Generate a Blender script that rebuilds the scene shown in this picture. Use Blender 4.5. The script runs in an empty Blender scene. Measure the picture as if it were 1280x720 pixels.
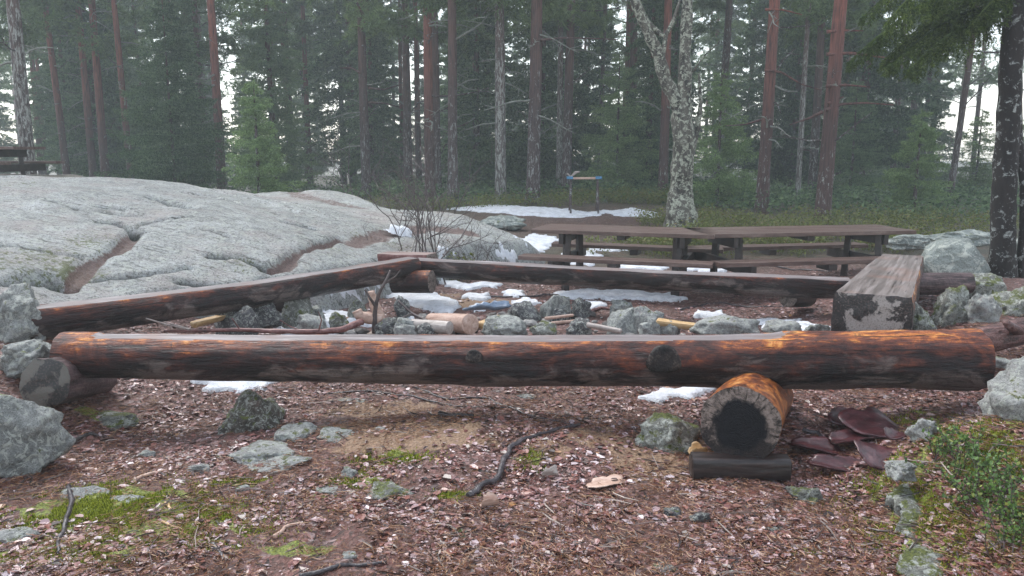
import bpy, math, random
import numpy as np
from mathutils import Vector, Matrix, noise as mnoise
R = math.radians
F = 995.0; PITCH = R(9.7); CAMZ = 1.5

# ------------------------------------------------------------ camera, sky, sun
sc = bpy.context.scene
col = sc.collection
cam = bpy.data.cameras.new('camera'); cam.sensor_width = 36; cam.lens = 36*F/1280
cam.clip_end = 500; cam.clip_start = 0.05
co = bpy.data.objects.new('camera', cam); col.objects.link(co)
co.location = (0, 0, CAMZ); co.rotation_euler = (R(90)-PITCH, 0, 0)
sc.camera = co
SUN_EL, SUN_AZ = R(52), R(-35)
w = bpy.data.worlds.new('World'); sc.world = w; w.use_nodes = True
nt = w.node_tree; nt.nodes.clear()
sky = nt.nodes.new('ShaderNodeTexSky'); sky.sky_type = 'NISHITA'; sky.sun_disc = False
sky.sun_elevation = SUN_EL; sky.sun_rotation = SUN_AZ; sky.dust_density = 1; sky.air_density = 1.2
hs = nt.nodes.new('ShaderNodeHueSaturation'); hs.inputs['Saturation'].default_value = 0.42
bg = nt.nodes.new('ShaderNodeBackground'); bg.inputs['Strength'].default_value = 0.14
wo = nt.nodes.new('ShaderNodeOutputWorld')
nt.links.new(sky.outputs[0], hs.inputs['Color']); nt.links.new(hs.outputs[0], bg.inputs[0]); nt.links.new(bg.outputs[0], wo.inputs[0])
sl = bpy.data.lights.new('sun', 'SUN'); sl.energy = 1.3; sl.angle = R(28); sl.color = (1, .98, .95)
so = bpy.data.objects.new('sun', sl); col.objects.link(so)
so.rotation_euler = (R(90)-SUN_EL, 0, R(180)-SUN_AZ)
sc.view_settings.view_transform = 'Standard'; sc.view_settings.look = 'None'
sc.view_settings.exposure = 1.48; sc.view_settings.gamma = 1; sc.view_settings.use_curve_mapping = False
sc.cycles.volume_bounces = 1; sc.cycles.max_bounces = 5; sc.cycles.diffuse_bounces = 3
sc.cycles.use_denoising = True

# ------------------------------------------------------------ noise
_rs = np.random.RandomState(7)
_perm = _rs.permutation(4096)
_grad = _rs.normal(size=(4096, 3)); _grad /= np.linalg.norm(_grad, axis=1)[:, None]
def perlin(p):
    p = np.asarray(p, float); i = np.floor(p).astype(int); f = p-i; u = f*f*f*(f*(f*6-15)+10)
    out = 0
    for dx in (0, 1):
        for dy in (0, 1):
            for dz in (0, 1):
                h = _perm[(_perm[(_perm[(i[:, 0]+dx) & 4095]+i[:, 1]+dy) & 4095]+i[:, 2]+dz) & 4095]
                g = _grad[h]
                d = g[:, 0]*(f[:, 0]-dx)+g[:, 1]*(f[:, 1]-dy)+g[:, 2]*(f[:, 2]-dz)
                out = out+d*np.where(dx, u[:, 0], 1-u[:, 0])*np.where(dy, u[:, 1], 1-u[:, 1])*np.where(dz, u[:, 2], 1-u[:, 2])
    return out*1.6
def fbm(p, o=4, lac=2.1, g=.5):
    s = 0; a = 1
    p = np.asarray(p, float)
    for k in range(o):
        s = s+a*perlin(p+17.3*k); p = p*lac; a *= g
    return s
def n2(x, y, sc_, o=3, off=0.):
    x = np.asarray(x, float); y = np.asarray(y, float)
    return fbm(np.stack([x.ravel()*sc_+off, y.ravel()*sc_+off*1.7, np.full(x.size, off+.37)], 1), o).reshape(x.shape)
def ss(x, a=0., b=1.):
    t = np.clip((x-a)/(b-a), 0, 1); return t*t*(3-2*t)
def gauss(x, y, cx, cy, rx, ry): return np.exp(-((x-cx)/rx)**2-((y-cy)/ry)**2)

# ------------------------------------------------------------ pixel ray -> a place in the world
def ray(px, py):
    r = (px-640)/F; u = (360-py)/F
    return np.array([r, math.cos(PITCH)+u*math.sin(PITCH), -math.sin(PITCH)+u*math.cos(PITCH)])
def at(px, py, Y):
    d = ray(px, py); return Vector((d[0]/d[1]*Y, Y, CAMZ+d[2]/d[1]*Y))
def atz(px, py, z):
    d = ray(px, py); t = (z-CAMZ)/d[2]; return Vector((d[0]*t, d[1]*t, z))

# ------------------------------------------------------------ terrain
LP0 = np.array([-3.1, 5.1]); LD = np.array([.56, .83]); LN = np.array([-.83, .56])
def G(x, y):
    x = np.asarray(x, float); y = np.asarray(y, float)
    z = .035*n2(x, y, .9, 3, 3.)+.012*n2(x, y, 5., 3, 9.)
    z = z+.30*ss(x-(1.30+.10*(y-2.5)), 0, .7)*ss(-y, -4.0, -3.3)+.10*ss(x-1.6, 0, 1.2)*ss(7.5-y, -3, 2)+.22*ss(x-2.4, 0, 1.0)*ss(y, 4.2, 5.2)*ss(7.5-y, -1, 2)+.16*ss(x-3.2, 0, 1.5)*ss(y, 5, 7)*ss(12-y, 0, 3)
    z = z+.30*ss(-x-2.15-.0*y, 0, 1.1)
    z = z+.10*ss(y, 10, 14)+.75*ss(-x-5.2, 0, 2.)*ss(y, 8, 11)*ss(-y, -14.5, -13)-.5*ss(-x-1, 0, 6)*ss(y, 14, 18)
    z = z+.07*gauss(x, y, -.55, 3.95, .8, .35)-.05*gauss(x, y, -1.7, 4.3, .8, .5)
    z = z+.16*ss(y, 13, 19)*ss(-np.abs(x-2.2), -6, -1)
    z = z+np.where(y > 22, .3*n2(x, y, .08, 2, 5.), 0)*ss(y, 22, 32)
    return z
def Rbase(x, y):
    x = np.asarray(x, float); y = np.asarray(y, float)
    s = (x-LP0[0])*LN[0]+(y-LP0[1])*LN[1]; t = (x-LP0[0])*LD[0]+(y-LP0[1])*LD[1]
    s = s-.28-.12*np.sin(t*1.7)
    z = .30+1.03*(1-np.exp(-np.maximum(s, 0)/2.2))
    z = z-.25*ss(t, 3.9, 5.6)*ss(s, 1., 3.)
    z = z-.06*np.maximum(0, y-9.6)**2*(y > 9.6)
    z = np.maximum(z, .30*0-.6)
    z = z+.62*gauss(x, y, -2.9, 13.2, 2.1, 1.5)*(y > 9)
    z = z-1.1*ss(-s, -.22, .35)-1.2*ss(t, 6.2, 8.6)
    z = z-.9*ss(-x, 8.5, 11)
    return z
def surf(x, y): return np.maximum(G(x, y), Rbase(x, y))
def gpx(px, py, fn=G):
    d = ray(px, py); Y = np.linspace(2, 60, 4000); X = d[0]/d[1]*Y; Z = CAMZ+d[2]/d[1]*Y
    below = Z < fn(X, Y); k = int(np.argmax(below)) if below.any() else len(Y)-1
    return Vector((X[k], Y[k], float(fn(X[k:k+1], Y[k:k+1])[0])))
def gz(x, y): return float(G(np.array([x]), np.array([y]))[0])

# ------------------------------------------------------------ mesh / object helpers
def mesh_np(name, V, Fs, smooth=False, attrs=None, mats=None, midx=None):
    V = np.asarray(V, np.float32)
    if not isinstance(Fs, (list, tuple)): Fs = [Fs]
    Fs = [np.asarray(f, np.int32) for f in Fs if len(f)]
    me = bpy.data.meshes.new(name)
    me.vertices.add(len(V)); me.vertices.foreach_set('co', V.ravel())
    nl = sum(f.size for f in Fs); nf = sum(len(f) for f in Fs)
    me.loops.add(nl); me.loops.foreach_set('vertex_index', np.concatenate([f.ravel() for f in Fs]))
    me.polygons.add(nf)
    tot = np.concatenate([np.full(len(f), f.shape[1], np.int32) for f in Fs])
    st = np.concatenate([[0], np.cumsum(tot)[:-1]]).astype(np.int32)
    me.polygons.foreach_set('loop_start', st); me.polygons.foreach_set('loop_total', tot)
    me.polygons.foreach_set('use_smooth', np.full(nf, smooth))
    me.update(calc_edges=True)
    for k, v in (attrs or {}).items():
        a = me.attributes.new(k, 'FLOAT', 'POINT'); a.data.foreach_set('value', np.asarray(v, np.float32).ravel())
    me.validate()
    return me
def put(name, me, m=None, parent=None, loc=None):
    o = bpy.data.objects.new(name, me); col.objects.link(o)
    if m is not None:
        me.materials.clear(); me.materials.append(m)
    if parent is not None: o.parent = parent
    if loc is not None: o.location = loc
    return o
def tag(o, label=None, cat=None, group=None, kind=None):
    if label: o['label'] = label
    if cat: o['category'] = cat
    if group: o['group'] = group
    if kind: o['kind'] = kind
    return o
def empty(name, loc, label, cat, group=None, rz=0):
    o = bpy.data.objects.new(name, None); o.empty_display_size = .1; col.objects.link(o)
    o.location = loc; o.rotation_euler = (0, 0, rz)
    return tag(o, label, cat, group)
def dup(root, loc, rz=0, s=1, label=None, group=None, tilt=(0, 0)):
    r = root.copy(); col.objects.link(r); r.location = loc; r.rotation_euler = (tilt[0], tilt[1], rz); r.scale = (s, s, s) if not isinstance(s, tuple) else s
    if label: r['label'] = label
    if group: r['group'] = group
    for ch in list(root.children):
        c = ch.copy(); col.objects.link(c); c.parent = r
    return r
def grid_faces(nr, nc, wrap=False):
    a = np.arange(nr*nc).reshape(nr, nc)
    if wrap: b = np.roll(a, -1, 1); return np.stack([a[:-1], b[:-1], b[1:], a[1:]], -1).reshape(-1, 4)
    return np.stack([a[:-1, :-1], a[:-1, 1:], a[1:, 1:], a[1:, :-1]], -1).reshape(-1, 4)
class MB:
    def __init__(s): s.V = []; s.Q = []; s.T = []; s.n = 0
    def add(s, V, Q=None, T=None):
        V = np.asarray(V, float); s.V.append(V)
        if Q is not None and len(Q): s.Q.append(np.asarray(Q)+s.n)
        if T is not None and len(T): s.T.append(np.asarray(T)+s.n)
        s.n += len(V)
    def tube(s, path, rad, seg=8, rough=0., seed=0, cap=True, fr=6.):
        P = np.array([tuple(p) for p in path], float); n = len(P)
        rad = np.broadcast_to(np.asarray(rad, float), (n,)) if np.ndim(rad) == 0 or len(np.atleast_1d(rad)) == n else np.linspace(rad[0], rad[1], n)
        T = np.gradient(P, axis=0); T /= np.linalg.norm(T, axis=1)[:, None]+1e-9
        up = np.array([0, 0, 1.]) if abs(T[:, 2]).mean() < .7 else np.array([0, 1., 0])
        A = np.cross(T, up); A /= np.linalg.norm(A, axis=1)[:, None]+1e-9; B = np.cross(A, T)
        th = np.linspace(0, 2*np.pi, seg, endpoint=False)
        D = A[:, None]*np.cos(th)[None, :, None]+B[:, None]*np.sin(th)[None, :, None]
        rr = rad[:, None]*np.ones(seg)
        if rough:
            q = (P[:, None]+D*rad[:, None, None]).reshape(-1, 3)*fr/ max(rad.max(), 1e-3)*.25+seed*3.1
            rr = rr*(1+rough*fbm(q, 3).reshape(n, seg))
        V = P[:, None]+D*rr[:, :, None]
        V = V.reshape(-1, 3); Q = grid_faces(n, seg, True); Tt = []
        if cap:
            V = np.concatenate([V, P[:1], P[-1:]]); a = n*seg
            for k in range(seg):
                Tt.append((a, (k+1) % seg, k)); Tt.append((a+1, (n-1)*seg+k, (n-1)*seg+(k+1) % seg))
        s.add(V, Q, Tt)
    def box(s, c, d, rot=None, jit=0, bev=.12):
        # box with chamfered long edges
        c = np.array(c, float); d = np.array(d, float)/2; b = min(d)*bev
        pts = []
        for sx in (-1, 1):
            for (py_, pz) in ((-1, -1), (1, -1), (1, 1), (-1, 1)):
                for (oy, oz) in (((0, 1), (1, 0)) if py_*pz > 0 else ((1, 0), (0, 1))):
                    pts.append((sx*d[0], py_*(d[1]-b*oy), pz*(d[2]-b*oz)))
        V = np.array(pts)
        if rot is not None: V = V@np.array(rot).T
        V = V+c
        # order the eight points of each end around the section
        loc = np.array(pts)[:8]; ang = np.argsort(np.arctan2(loc[:, 2], loc[:, 1]))
        Q = []
        for k in range(8):
            a, b_ = ang[k], ang[(k+1) % 8]; Q.append((a, b_, b_+8, a+8))
        T = []
        n = len(V); V = np.concatenate([V, V[:8].mean(0)[None], V[8:16].mean(0)[None]])
        for k in range(8):
            a, b_ = ang[k], ang[(k+1) % 8]; T.append((n, b_, a)); T.append((n+1, a+8, b_+8))
        s.add(V, Q, T)
    def tris(s, V):
        V = np.asarray(V); s.add(V.reshape(-1, 3), None, np.arange(V.size//3).reshape(-1, 3))
    def mesh(s, name, smooth=False):
        return mesh_np(name, np.concatenate(s.V), [np.concatenate(s.Q) if s.Q else [], np.concatenate(s.T) if s.T else []], smooth)
    def build(s, name, m, parent=None, smooth=False, loc=None):
        return put(name, s.mesh(name, smooth), m, parent, loc)

# ------------------------------------------------------------ materials
class NG:
    def __init__(s, name):
        s.m = bpy.data.materials.new(name); s.m.use_nodes = True; s.t = s.m.node_tree; s.t.nodes.clear()
    def n(s, ty, **kw):
        nd = s.t.nodes.new(ty)
        for k, v in kw.items():
            if k.startswith('_'): setattr(nd, k[1:], v)
            else: s.set(nd.inputs[k.replace('__', ' ')], v)
        return nd
    def set(s, sock, v):
        if isinstance(v, bpy.types.NodeSocket): s.t.links.new(v, sock)
        elif isinstance(v, (tuple, list)) and sock.type == 'RGBA': sock.default_value = tuple(v)[:3]+(1,)
        else: sock.default_value = v
    def obj(s): return s.n('ShaderNodeTexCoord').outputs['Object']
    def pos(s): return s.n('ShaderNodeNewGeometry').outputs['Position']
    def nrm(s): return s.n('ShaderNodeNewGeometry').outputs['Normal']
    def island(s): return s.n('ShaderNodeNewGeometry').outputs['Random Per Island']
    def orand(s): return s.n('ShaderNodeObjectInfo').outputs['Random']
    def scale(s, v, sc_, loc=(0, 0, 0)):
        m = s.n('ShaderNodeMapping'); s.set(m.inputs['Vector'], v); m.inputs['Scale'].default_value = sc_ if isinstance(sc_, tuple) else (sc_,)*3
        m.inputs['Location'].default_value = loc; return m.outputs[0]
    def offs(s, v, r, k=20.):
        mv = s.n('ShaderNodeVectorMath', _operation='ADD'); s.set(mv.inputs[0], v); s.set(mv.inputs[1], s.math('MULTIPLY', r, k)); return mv.outputs[0]
    def noise(s, v, sc_=5., d=4., r=.55, dist=0.):
        n = s.n('ShaderNodeTexNoise'); s.set(n.inputs['Vector'], v); n.inputs['Scale'].default_value = sc_
        n.inputs['Detail'].default_value = d; n.inputs['Roughness'].default_value = r; n.inputs['Distortion'].default_value = dist; return n.outputs['Fac']
    def voro(s, v, sc_=5., feat='F1', out='Distance'):
        n = s.n('ShaderNodeTexVoronoi'); n.feature = feat; s.set(n.inputs['Vector'], v); n.inputs['Scale'].default_value = sc_; return n.outputs[out]
    def ramp(s, f, stops, interp='LINEAR'):
        n = s.n('ShaderNodeValToRGB'); s.set(n.inputs[0], f); r = n.color_ramp; r.interpolation = interp
        while len(r.elements) > 1: r.elements.remove(r.elements[0])
        for k, (p, c) in enumerate(stops):
            e = r.elements[0] if k == 0 else r.elements.new(p)
            e.position = p; c = (c, c, c) if isinstance(c, (int, float)) else c; e.color = tuple(c)+(1,)
        return n.outputs[0]
    def mix(s, f, a, b, mode='MIX'):
        n = s.n('ShaderNodeMix'); n.data_type = 'RGBA'; n.blend_type = mode
        s.set(n.inputs[0], f); s.set(n.inputs[6], a); s.set(n.inputs[7], b); return n.outputs[2]
    def math(s, op, a, b=0.): 
        n = s.n('ShaderNodeMath'); n.operation = op; s.set(n.inputs[0], a); s.set(n.inputs[1], b); return n.outputs[0]
    def sep(s, v, k):
        n = s.n('ShaderNodeSeparateXYZ'); s.set(n.inputs[0], v); return n.outputs[k]
    def attr(s, nm): n = s.n('ShaderNodeAttribute'); n.attribute_name = nm; return n.outputs['Fac']
    def bump(s, h, st=.5, d=.01, nrm=None):
        n = s.n('ShaderNodeBump'); s.set(n.inputs['Height'], h); n.inputs['Strength'].default_value = st; n.inputs['Distance'].default_value = d
        if nrm is not None: s.set(n.inputs['Normal'], nrm)
        return n.outputs[0]
    def out(s, c, rough=.8, nrm=None, spec=.5, trans=0., sss=0.):
        p = s.n('ShaderNodeBsdfPrincipled'); s.set(p.inputs['Base Color'], c); s.set(p.inputs['Roughness'], rough)
        p.inputs['Specular IOR Level'].default_value = spec
        if nrm is not None: s.set(p.inputs['Normal'], nrm)
        sh = p.outputs[0]
        if sss: p.inputs['Subsurface Weight'].default_value = sss; p.inputs['Subsurface Radius'].default_value = (.05, .05, .05)
        if trans:
            tr = s.n('ShaderNodeBsdfTranslucent'); s.set(tr.inputs[0], c); mx = s.n('ShaderNodeMixShader'); mx.inputs[0].default_value = trans
            s.t.links.new(sh, mx.inputs[1]); s.t.links.new(tr.outputs[0], mx.inputs[2]); sh = mx.outputs[0]
        o = s.n('ShaderNodeOutputMaterial'); s.t.links.new(sh, o.inputs[0]); return s.m

def m_ground():
    g = NG('forest_ground'); p = g.pos()
    cell = g.voro(g.scale(p, 1.), 48., out='Color'); cr = g.sep(cell, 0)
    big = g.noise(p, 1.6, 4); mid = g.noise(p, 9., 5, .6); fine = g.noise(p, 70., 4, .65)
    leafc = g.ramp(cr, [(0, (.020, .009, .007)), (.3, (.07, .030, .022)), (.55, (.16, .06, .048)), (.75, (.25, .125, .108)), (.93, (.30, .20, .19)), (1, (.36, .27, .26))])
    dirt = g.ramp(fine, [(.25, (.018, .009, .006)), (.5, (.10, .040, .028)), (.75, (.22, .10, .075))])
    c = g.mix(g.ramp(mid, [(.42, 0), (.58, 1)]), dirt, leafc)
    sand = g.ramp(fine, [(.25, (.15, .085, .045)), (.55, (.30, .19, .11)), (.8, (.40, .28, .18))])
    c = g.mix(g.ramp(g.math('ADD', g.attr('soil'), g.math('MULTIPLY', g.math('SUBTRACT', mid, .5), 1.4)), [(.45, 0), (.6, .85)]), c, sand)
    mossc = g.ramp(g.noise(p, 120., 3), [(.3, (.04, .05, .008)), (.5, (.16, .19, .025)), (.75, (.32, .34, .05))])
    c = g.mix(g.ramp(g.math('ADD', g.attr('moss'), g.math('MULTIPLY', g.math('SUBTRACT', mid, .5), 1.6)), [(.5, 0), (.62, 1)]), c, mossc)
    fl = g.ramp(g.noise(p, 3., 6, .7), [(.3, (.018, .022, .010)), (.5, (.05, .045, .022)), (.62, (.10, .06, .04)), (.75, (.05, .075, .02))])
    c = g.mix(g.attr('forest'), c, fl)
    h = g.math('ADD', g.math('MULTIPLY', g.voro(p, 48.), .8), g.math('ADD', fine, g.math('MULTIPLY', mid, 1.5)))
    return g.out(c, g.ramp(fine, [(.3, .35), (.7, .75)]), g.bump(h, .8, .02), .5)
def m_rock(name, base=((.10, .105, .10), (.25, .26, .25), (.44, .45, .435)), moss=.0, pink=.1, sc_=1., wet=.55, obj=True, cracks=False):
    g = NG(name); p = g.offs(g.obj(), g.orand(), 30.) if obj else g.pos()
    a = g.noise(p, 3.*sc_, 8, .65, .3); b = g.noise(p, 22.*sc_, 6, .7); s = g.noise(p, 90.*sc_, 4, .7)
    v = g.voro(g.scale(p, 1.), 26.*sc_)
    c = g.ramp(g.math('ADD', g.math('MULTIPLY', a, .55), g.math('MULTIPLY', b, .45)), [(.36, base[0]), (.5, base[1]), (.64, base[2])])
    c = g.mix(g.ramp(s, [(.5, 0), (.62, .75)]), c, (base[0][0]*.55, base[0][1]*.55, base[0][2]*.5))
    li = g.noise(p, 11.*sc_, 5, .75, 1.)
    c = g.mix(g.ramp(li, [(.52, 0), (.56, .8)]), c, (.45, .47, .42))
    c = g.mix(g.ramp(g.noise(p, 4.5*sc_, 5, .6), [(.6-.15*pink*2, 0), (.75, pink*2)]), c, (.30, .19, .17))
    if moss > 0:
        mm = g.math('ADD', g.noise(p, 6.*sc_, 6, .75), g.math('MULTIPLY', g.sep(g.nrm(), 2), .12))
        mc = g.ramp(g.noise(p, 100., 3), [(.3, (.03, .04, .008)), (.6, (.12, .14, .025)), (.8, (.20, .22, .04))])
        c = g.mix(g.ramp(mm, [(.70-moss*.25, 0), (.76-moss*.25, 1)]), c, mc)
    h = g.math('ADD', g.math('MULTIPLY', a, 2.), g.math('ADD', b, g.math('MULTIPLY', s, .5)))
    if cracks:
        ck = g.attr('crack'); gu = g.attr('gully')
        st = g.noise(g.n('ShaderNodeMapping', Vector=p, Rotation=(0, 0, R(-35)), Scale=(3., 22., 8.)).outputs[0], 1.2, 6, .7)
        c = g.mix(g.ramp(st, [(.56, 0), (.64, .9)]), c, (.05, .055, .045)); c = g.mix(g.ramp(g.noise(p, 1.4, 5, .7), [(.48, 0), (.68, .6)]), c, (.36, .29, .27)); c = g.mix(g.ramp(g.noise(p, 40., 5, .8), [(.53, 0), (.60, .8)]), c, (.06, .065, .05))
        mo = g.math('ADD', g.attr('mossy'), g.math('MULTIPLY', g.math('SUBTRACT', b, .5), 2.2))
        mc = g.ramp(s, [(.3, (.03, .035, .01)), (.6, (.12, .14, .03)), (.8, (.2, .22, .05))])
        c = g.mix(g.ramp(mo, [(.55, 0), (.72, .9)]), c, mc)
        c = g.mix(g.ramp(g.math('ADD', gu, g.math('MULTIPLY', g.math('SUBTRACT', b, .5), 1.)), [(.35, 0), (.6, .9)]), c, g.ramp(s, [(.35, (.03, .014, .011)), (.55, (.15, .075, .06)), (.75, (.30, .19, .17))]))
        c = g.mix(g.ramp(ck, [(.18, 0), (.5, .96)]), c, (.018, .024, .018))
        h = g.math('ADD', h, g.math('MULTIPLY', st, -1.2))
    return g.out(c, g.ramp(b, [(.3, wet-.15), (.7, wet+.2)]), g.bump(h, .9, .03 if cracks else .02), .5)
def m_wetlog(name, orange=.5, dark=.5):
    g = NG(name); p = g.offs(g.obj(), g.orand(), 9.); q = g.scale(p, (1.9, 4.2, 4.2)); q2 = g.scale(p, (1.5, 12., 12.))
    a = g.noise(q, 1.6, 6, .68, .8); b = g.noise(q2, 3.5, 5, .7); f = g.noise(p, 60., 3)
    zz = g.math('MULTIPLY', g.math('SUBTRACT', g.sep(g.obj(), 2), .045), .95)  # underside shade put into the colour by height, together with bark left below
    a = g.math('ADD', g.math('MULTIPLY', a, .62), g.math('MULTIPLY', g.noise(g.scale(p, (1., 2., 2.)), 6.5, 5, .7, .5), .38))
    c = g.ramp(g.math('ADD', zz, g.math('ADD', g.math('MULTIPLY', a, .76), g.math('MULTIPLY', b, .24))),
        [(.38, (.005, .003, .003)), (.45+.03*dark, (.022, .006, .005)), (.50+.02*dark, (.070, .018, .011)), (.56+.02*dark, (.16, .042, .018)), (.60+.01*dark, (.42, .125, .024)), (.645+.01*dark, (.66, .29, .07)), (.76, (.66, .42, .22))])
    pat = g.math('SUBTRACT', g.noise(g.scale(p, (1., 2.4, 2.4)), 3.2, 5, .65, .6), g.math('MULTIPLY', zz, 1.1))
    c = g.mix(g.ramp(pat, [(.60, 0), (.70, .8)]), c, g.ramp(b, [(.3, (.06, .045, .04)), (.7, (.22, .17, .15))]))
    c = g.mix(g.ramp(g.noise(p, 9., 5, .7, 1.), [(.58, 0), (.66, .75)]), c, (.028, .010, .010))
    gr = g.ramp(g.noise(g.scale(p, (1.2, 26., 26.)), 2.2, 3, .6, .4), [(.60, 0), (.66, .85)]); c = g.mix(gr, c, (.012, .006, .005)); c = g.mix(g.ramp(g.noise(p, 38., 4, .75), [(.54, 0), (.66, .6)]), c, (.03, .012, .009))
    h = g.math('ADD', g.math('MULTIPLY', a, 1.), g.math('ADD', g.math('MULTIPLY', b, 1.), g.math('SUBTRACT', g.math('MULTIPLY', pat, .8), g.math('MULTIPLY', gr, .6))))
    return g.out(c, g.ramp(b, [(.3, .28), (.7, .6)]), g.bump(h, .9, .016), .35)
def m_sawn(name, cols=((.11, .09, .09), (.21, .18, .18), (.34, .30, .305))):
    g = NG(name); p = g.offs(g.obj(), g.orand(), 5.); q = g.scale(p, (1., 22., 8.))
    a = g.noise(q, 1.3, 6, .7, .5); b = g.noise(p, 3., 4)
    c = g.ramp(a, [(.3, cols[0]), (.5, cols[1]), (.68, cols[2])])
    c = g.mix(g.ramp(b, [(.52, 0), (.72, .6)]), c, (.24, .13, .10))
    c = g.mix(g.ramp(g.noise(g.scale(p, (2.5, 40., 10.)), 1., 3, .6), [(.62, 0), (.67, .8)]), c, (.03, .02, .018))
    return g.out(c, g.ramp(a, [(.3, .28), (.7, .5)]), g.bump(a, .5, .006), .5)
def m_endgrain(name, dark=.4, pale=(.25, .20, .175), blk=(.012, .012, .014)):
    # object Y/Z is the plane of the cut
    g = NG(name); p = g.obj(); yz = g.scale(p, (0., 1., 1.))
    ln = g.n('ShaderNodeVectorMath', _operation='LENGTH'); g.set(ln.inputs[0], yz); r = ln.outputs['Value']
    rr = g.math('ADD', r, g.math('MULTIPLY', g.math('SUBTRACT', g.noise(p, 18., 4, .7), .5), .10))
    rings = g.math('SINE', g.math('MULTIPLY', rr, 420.))
    c = g.mix(g.ramp(rings, [(.2, 0), (.8, .35)]), pale, (pale[0]*.5, pale[1]*.45, pale[2]*.4))
    c = g.mix(g.ramp(g.noise(p, 40., 4, .7), [(.45, 0), (.6, .7)]), c, (.05, .04, .035))
    y_, z_ = g.sep(p, 1), g.sep(p, 2); an = g.math('ARCTAN2', z_, y_)
    cv = g.n('ShaderNodeCombineXYZ', X=an, Y=g.math('MULTIPLY', r, 1.5)); ck = g.noise(cv.outputs[0], 9., 4, .7)
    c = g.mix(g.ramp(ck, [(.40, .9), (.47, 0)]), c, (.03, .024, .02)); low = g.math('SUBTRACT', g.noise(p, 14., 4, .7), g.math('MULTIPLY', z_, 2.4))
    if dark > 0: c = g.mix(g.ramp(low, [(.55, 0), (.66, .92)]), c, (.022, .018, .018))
    c = g.mix(g.ramp(rr, [(dark-.010, 1), (dark+.010, 0)]), c, blk)
    return g.out(c, .8, g.bump(g.math('ADD', rings, g.noise(p, 50., 4)), .5, .006), .15)
def m_blotch(name, a=(.30, .27, .25), b=(.015, .013, .014), sc_=7.):
    g = NG(name); p = g.offs(g.obj(), g.orand(), 5.); f = g.noise(p, 90., 4); n = g.noise(p, sc_, 5, .6, .4)
    c = g.mix(g.ramp(n, [(.47, 0), (.51, 1)]), a, b); c = g.mix(g.ramp(f, [(.5, 0), (.65, .6)]), c, (.10, .07, .06))
    return g.out(c, .4, g.bump(g.math('ADD', f, n), .5, .006), .5)
def m_simple(name, stops, sc_=8., rough=.6, stretch=(1, 1, 1), bump=.4, spec=.5, dist=.01, rnd=True):
    g = NG(name); p = g.obj()
    if rnd: p = g.offs(p, g.orand(), 7.)
    n = g.noise(g.scale(p, stretch), sc_, 5, .65, .3); f = g.noise(p, sc_*7, 3)
    n = g.math('ADD', g.math('MULTIPLY', n, .75), g.math('MULTIPLY', f, .25))
    return g.out(g.ramp(n, stops), rough, g.bump(n, bump, dist), spec)
def m_island(name, stops, rough=.5, trans=0., spec=.5, big=0.):
    g = NG(name); r = g.island(); c = g.ramp(r, stops)
    if big: c = g.mix(g.ramp(g.noise(g.pos(), big, 3), [(.35, 0), (.65, .55)]), c, (.02, .01, .008))
    return g.out(c, rough, None, spec, trans)
def m_foliage(name, c0, c1, c2, trans=.45, vr=.4):
    g = NG(name); r = g.island(); n = g.noise(g.obj(), 1.3, 3)
    v = g.math('ADD', g.math('MULTIPLY', r, .5), g.math('MULTIPLY', n, .5)); v = g.math('ADD', v, g.math('MULTIPLY', g.math('SUBTRACT', g.orand(), .5), vr))
    return g.out(g.ramp(v, [(.25, c0), (.5, c1), (.75, c2)]), .6, None, .3, trans)
def m_bark(name, low, mid, high, z0=2., z1=6., lichen=.3, lcol=(.42, .44, .41), lz=3., ls=6.):
    g = NG(name); p = g.offs(g.obj(), g.orand(), 11.); z = g.sep(g.obj(), 2)
    q = g.scale(p, (1., 1., .22)); a = g.noise(q, 11., 6, .7, .4); f = g.noise(p, 30., 4, .7)
    t = g.math('ADD', z, g.math('MULTIPLY', g.math('SUBTRACT', g.noise(p, 1.2, 3), .5), 3.))
    tt = g.n('ShaderNodeMapRange', Value=t); tt.inputs[1].default_value = z0; tt.inputs[2].default_value = z1
    c = g.mix(tt.outputs[0], low, high); c = g.mix(g.ramp(a, [(.38, .9), (.55, 0)]), c, mid)
    lm = g.math('SUBTRACT', g.noise(p, ls, 6, .75, .5), g.math('MULTIPLY', g.ramp(g.math('DIVIDE', z, lz), [(.3, 0), (1, .16)]), 1.))
    c = g.mix(g.ramp(lm, [(.62-lichen*.3, 0), (.66-lichen*.3, .9)]), c, g.ramp(f, [(.35, (lcol[0]*.45, lcol[1]*.45, lcol[2]*.45)), (.6, lcol)]))
    return g.out(c, .75, g.bump(g.math('ADD', a, g.math('MULTIPLY', f, .5)), .8, .02), .3)
M = {}
M['ground'] = m_ground()
M['bedrock'] = m_rock('bedrock', ((.18, .187, .18), (.39, .405, .395), (.60, .62, .615)), 0, .12, 1., .5, False, True)
M['rock'] = m_rock('grey_rock', moss=.15, pink=.08, sc_=2.)
M['rockpale'] = m_rock('pale_rock', ((.14, .145, .135), (.33, .335, .325), (.55, .55, .53)), .16, .18, 2.8)
M['rockmoss'] = m_rock('mossy_rock', ((.07, .07, .06), (.20, .205, .18), (.42, .43, .39)), .5, .1, 2.)
M['rockdark'] = m_rock('dark_rock', ((.03, .03, .03), (.09, .09, .095), (.2, .2, .21)), .1, .1, 3., .4)
M['rockbrown'] = m_rock('brown_mossy_rock', ((.03, .025, .02), (.10, .085, .07), (.24, .24, .20)), .35, .25, 3., .5)
M['rocksmooth'] = m_rock('smooth_rock', ((.15, .17, .16), (.22, .25, .235), (.29, .325, .30)), .08, .03, .8, .6)
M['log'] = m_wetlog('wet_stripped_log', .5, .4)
M['logdark'] = m_wetlog('dark_wet_log', .2, 1.6)
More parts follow.
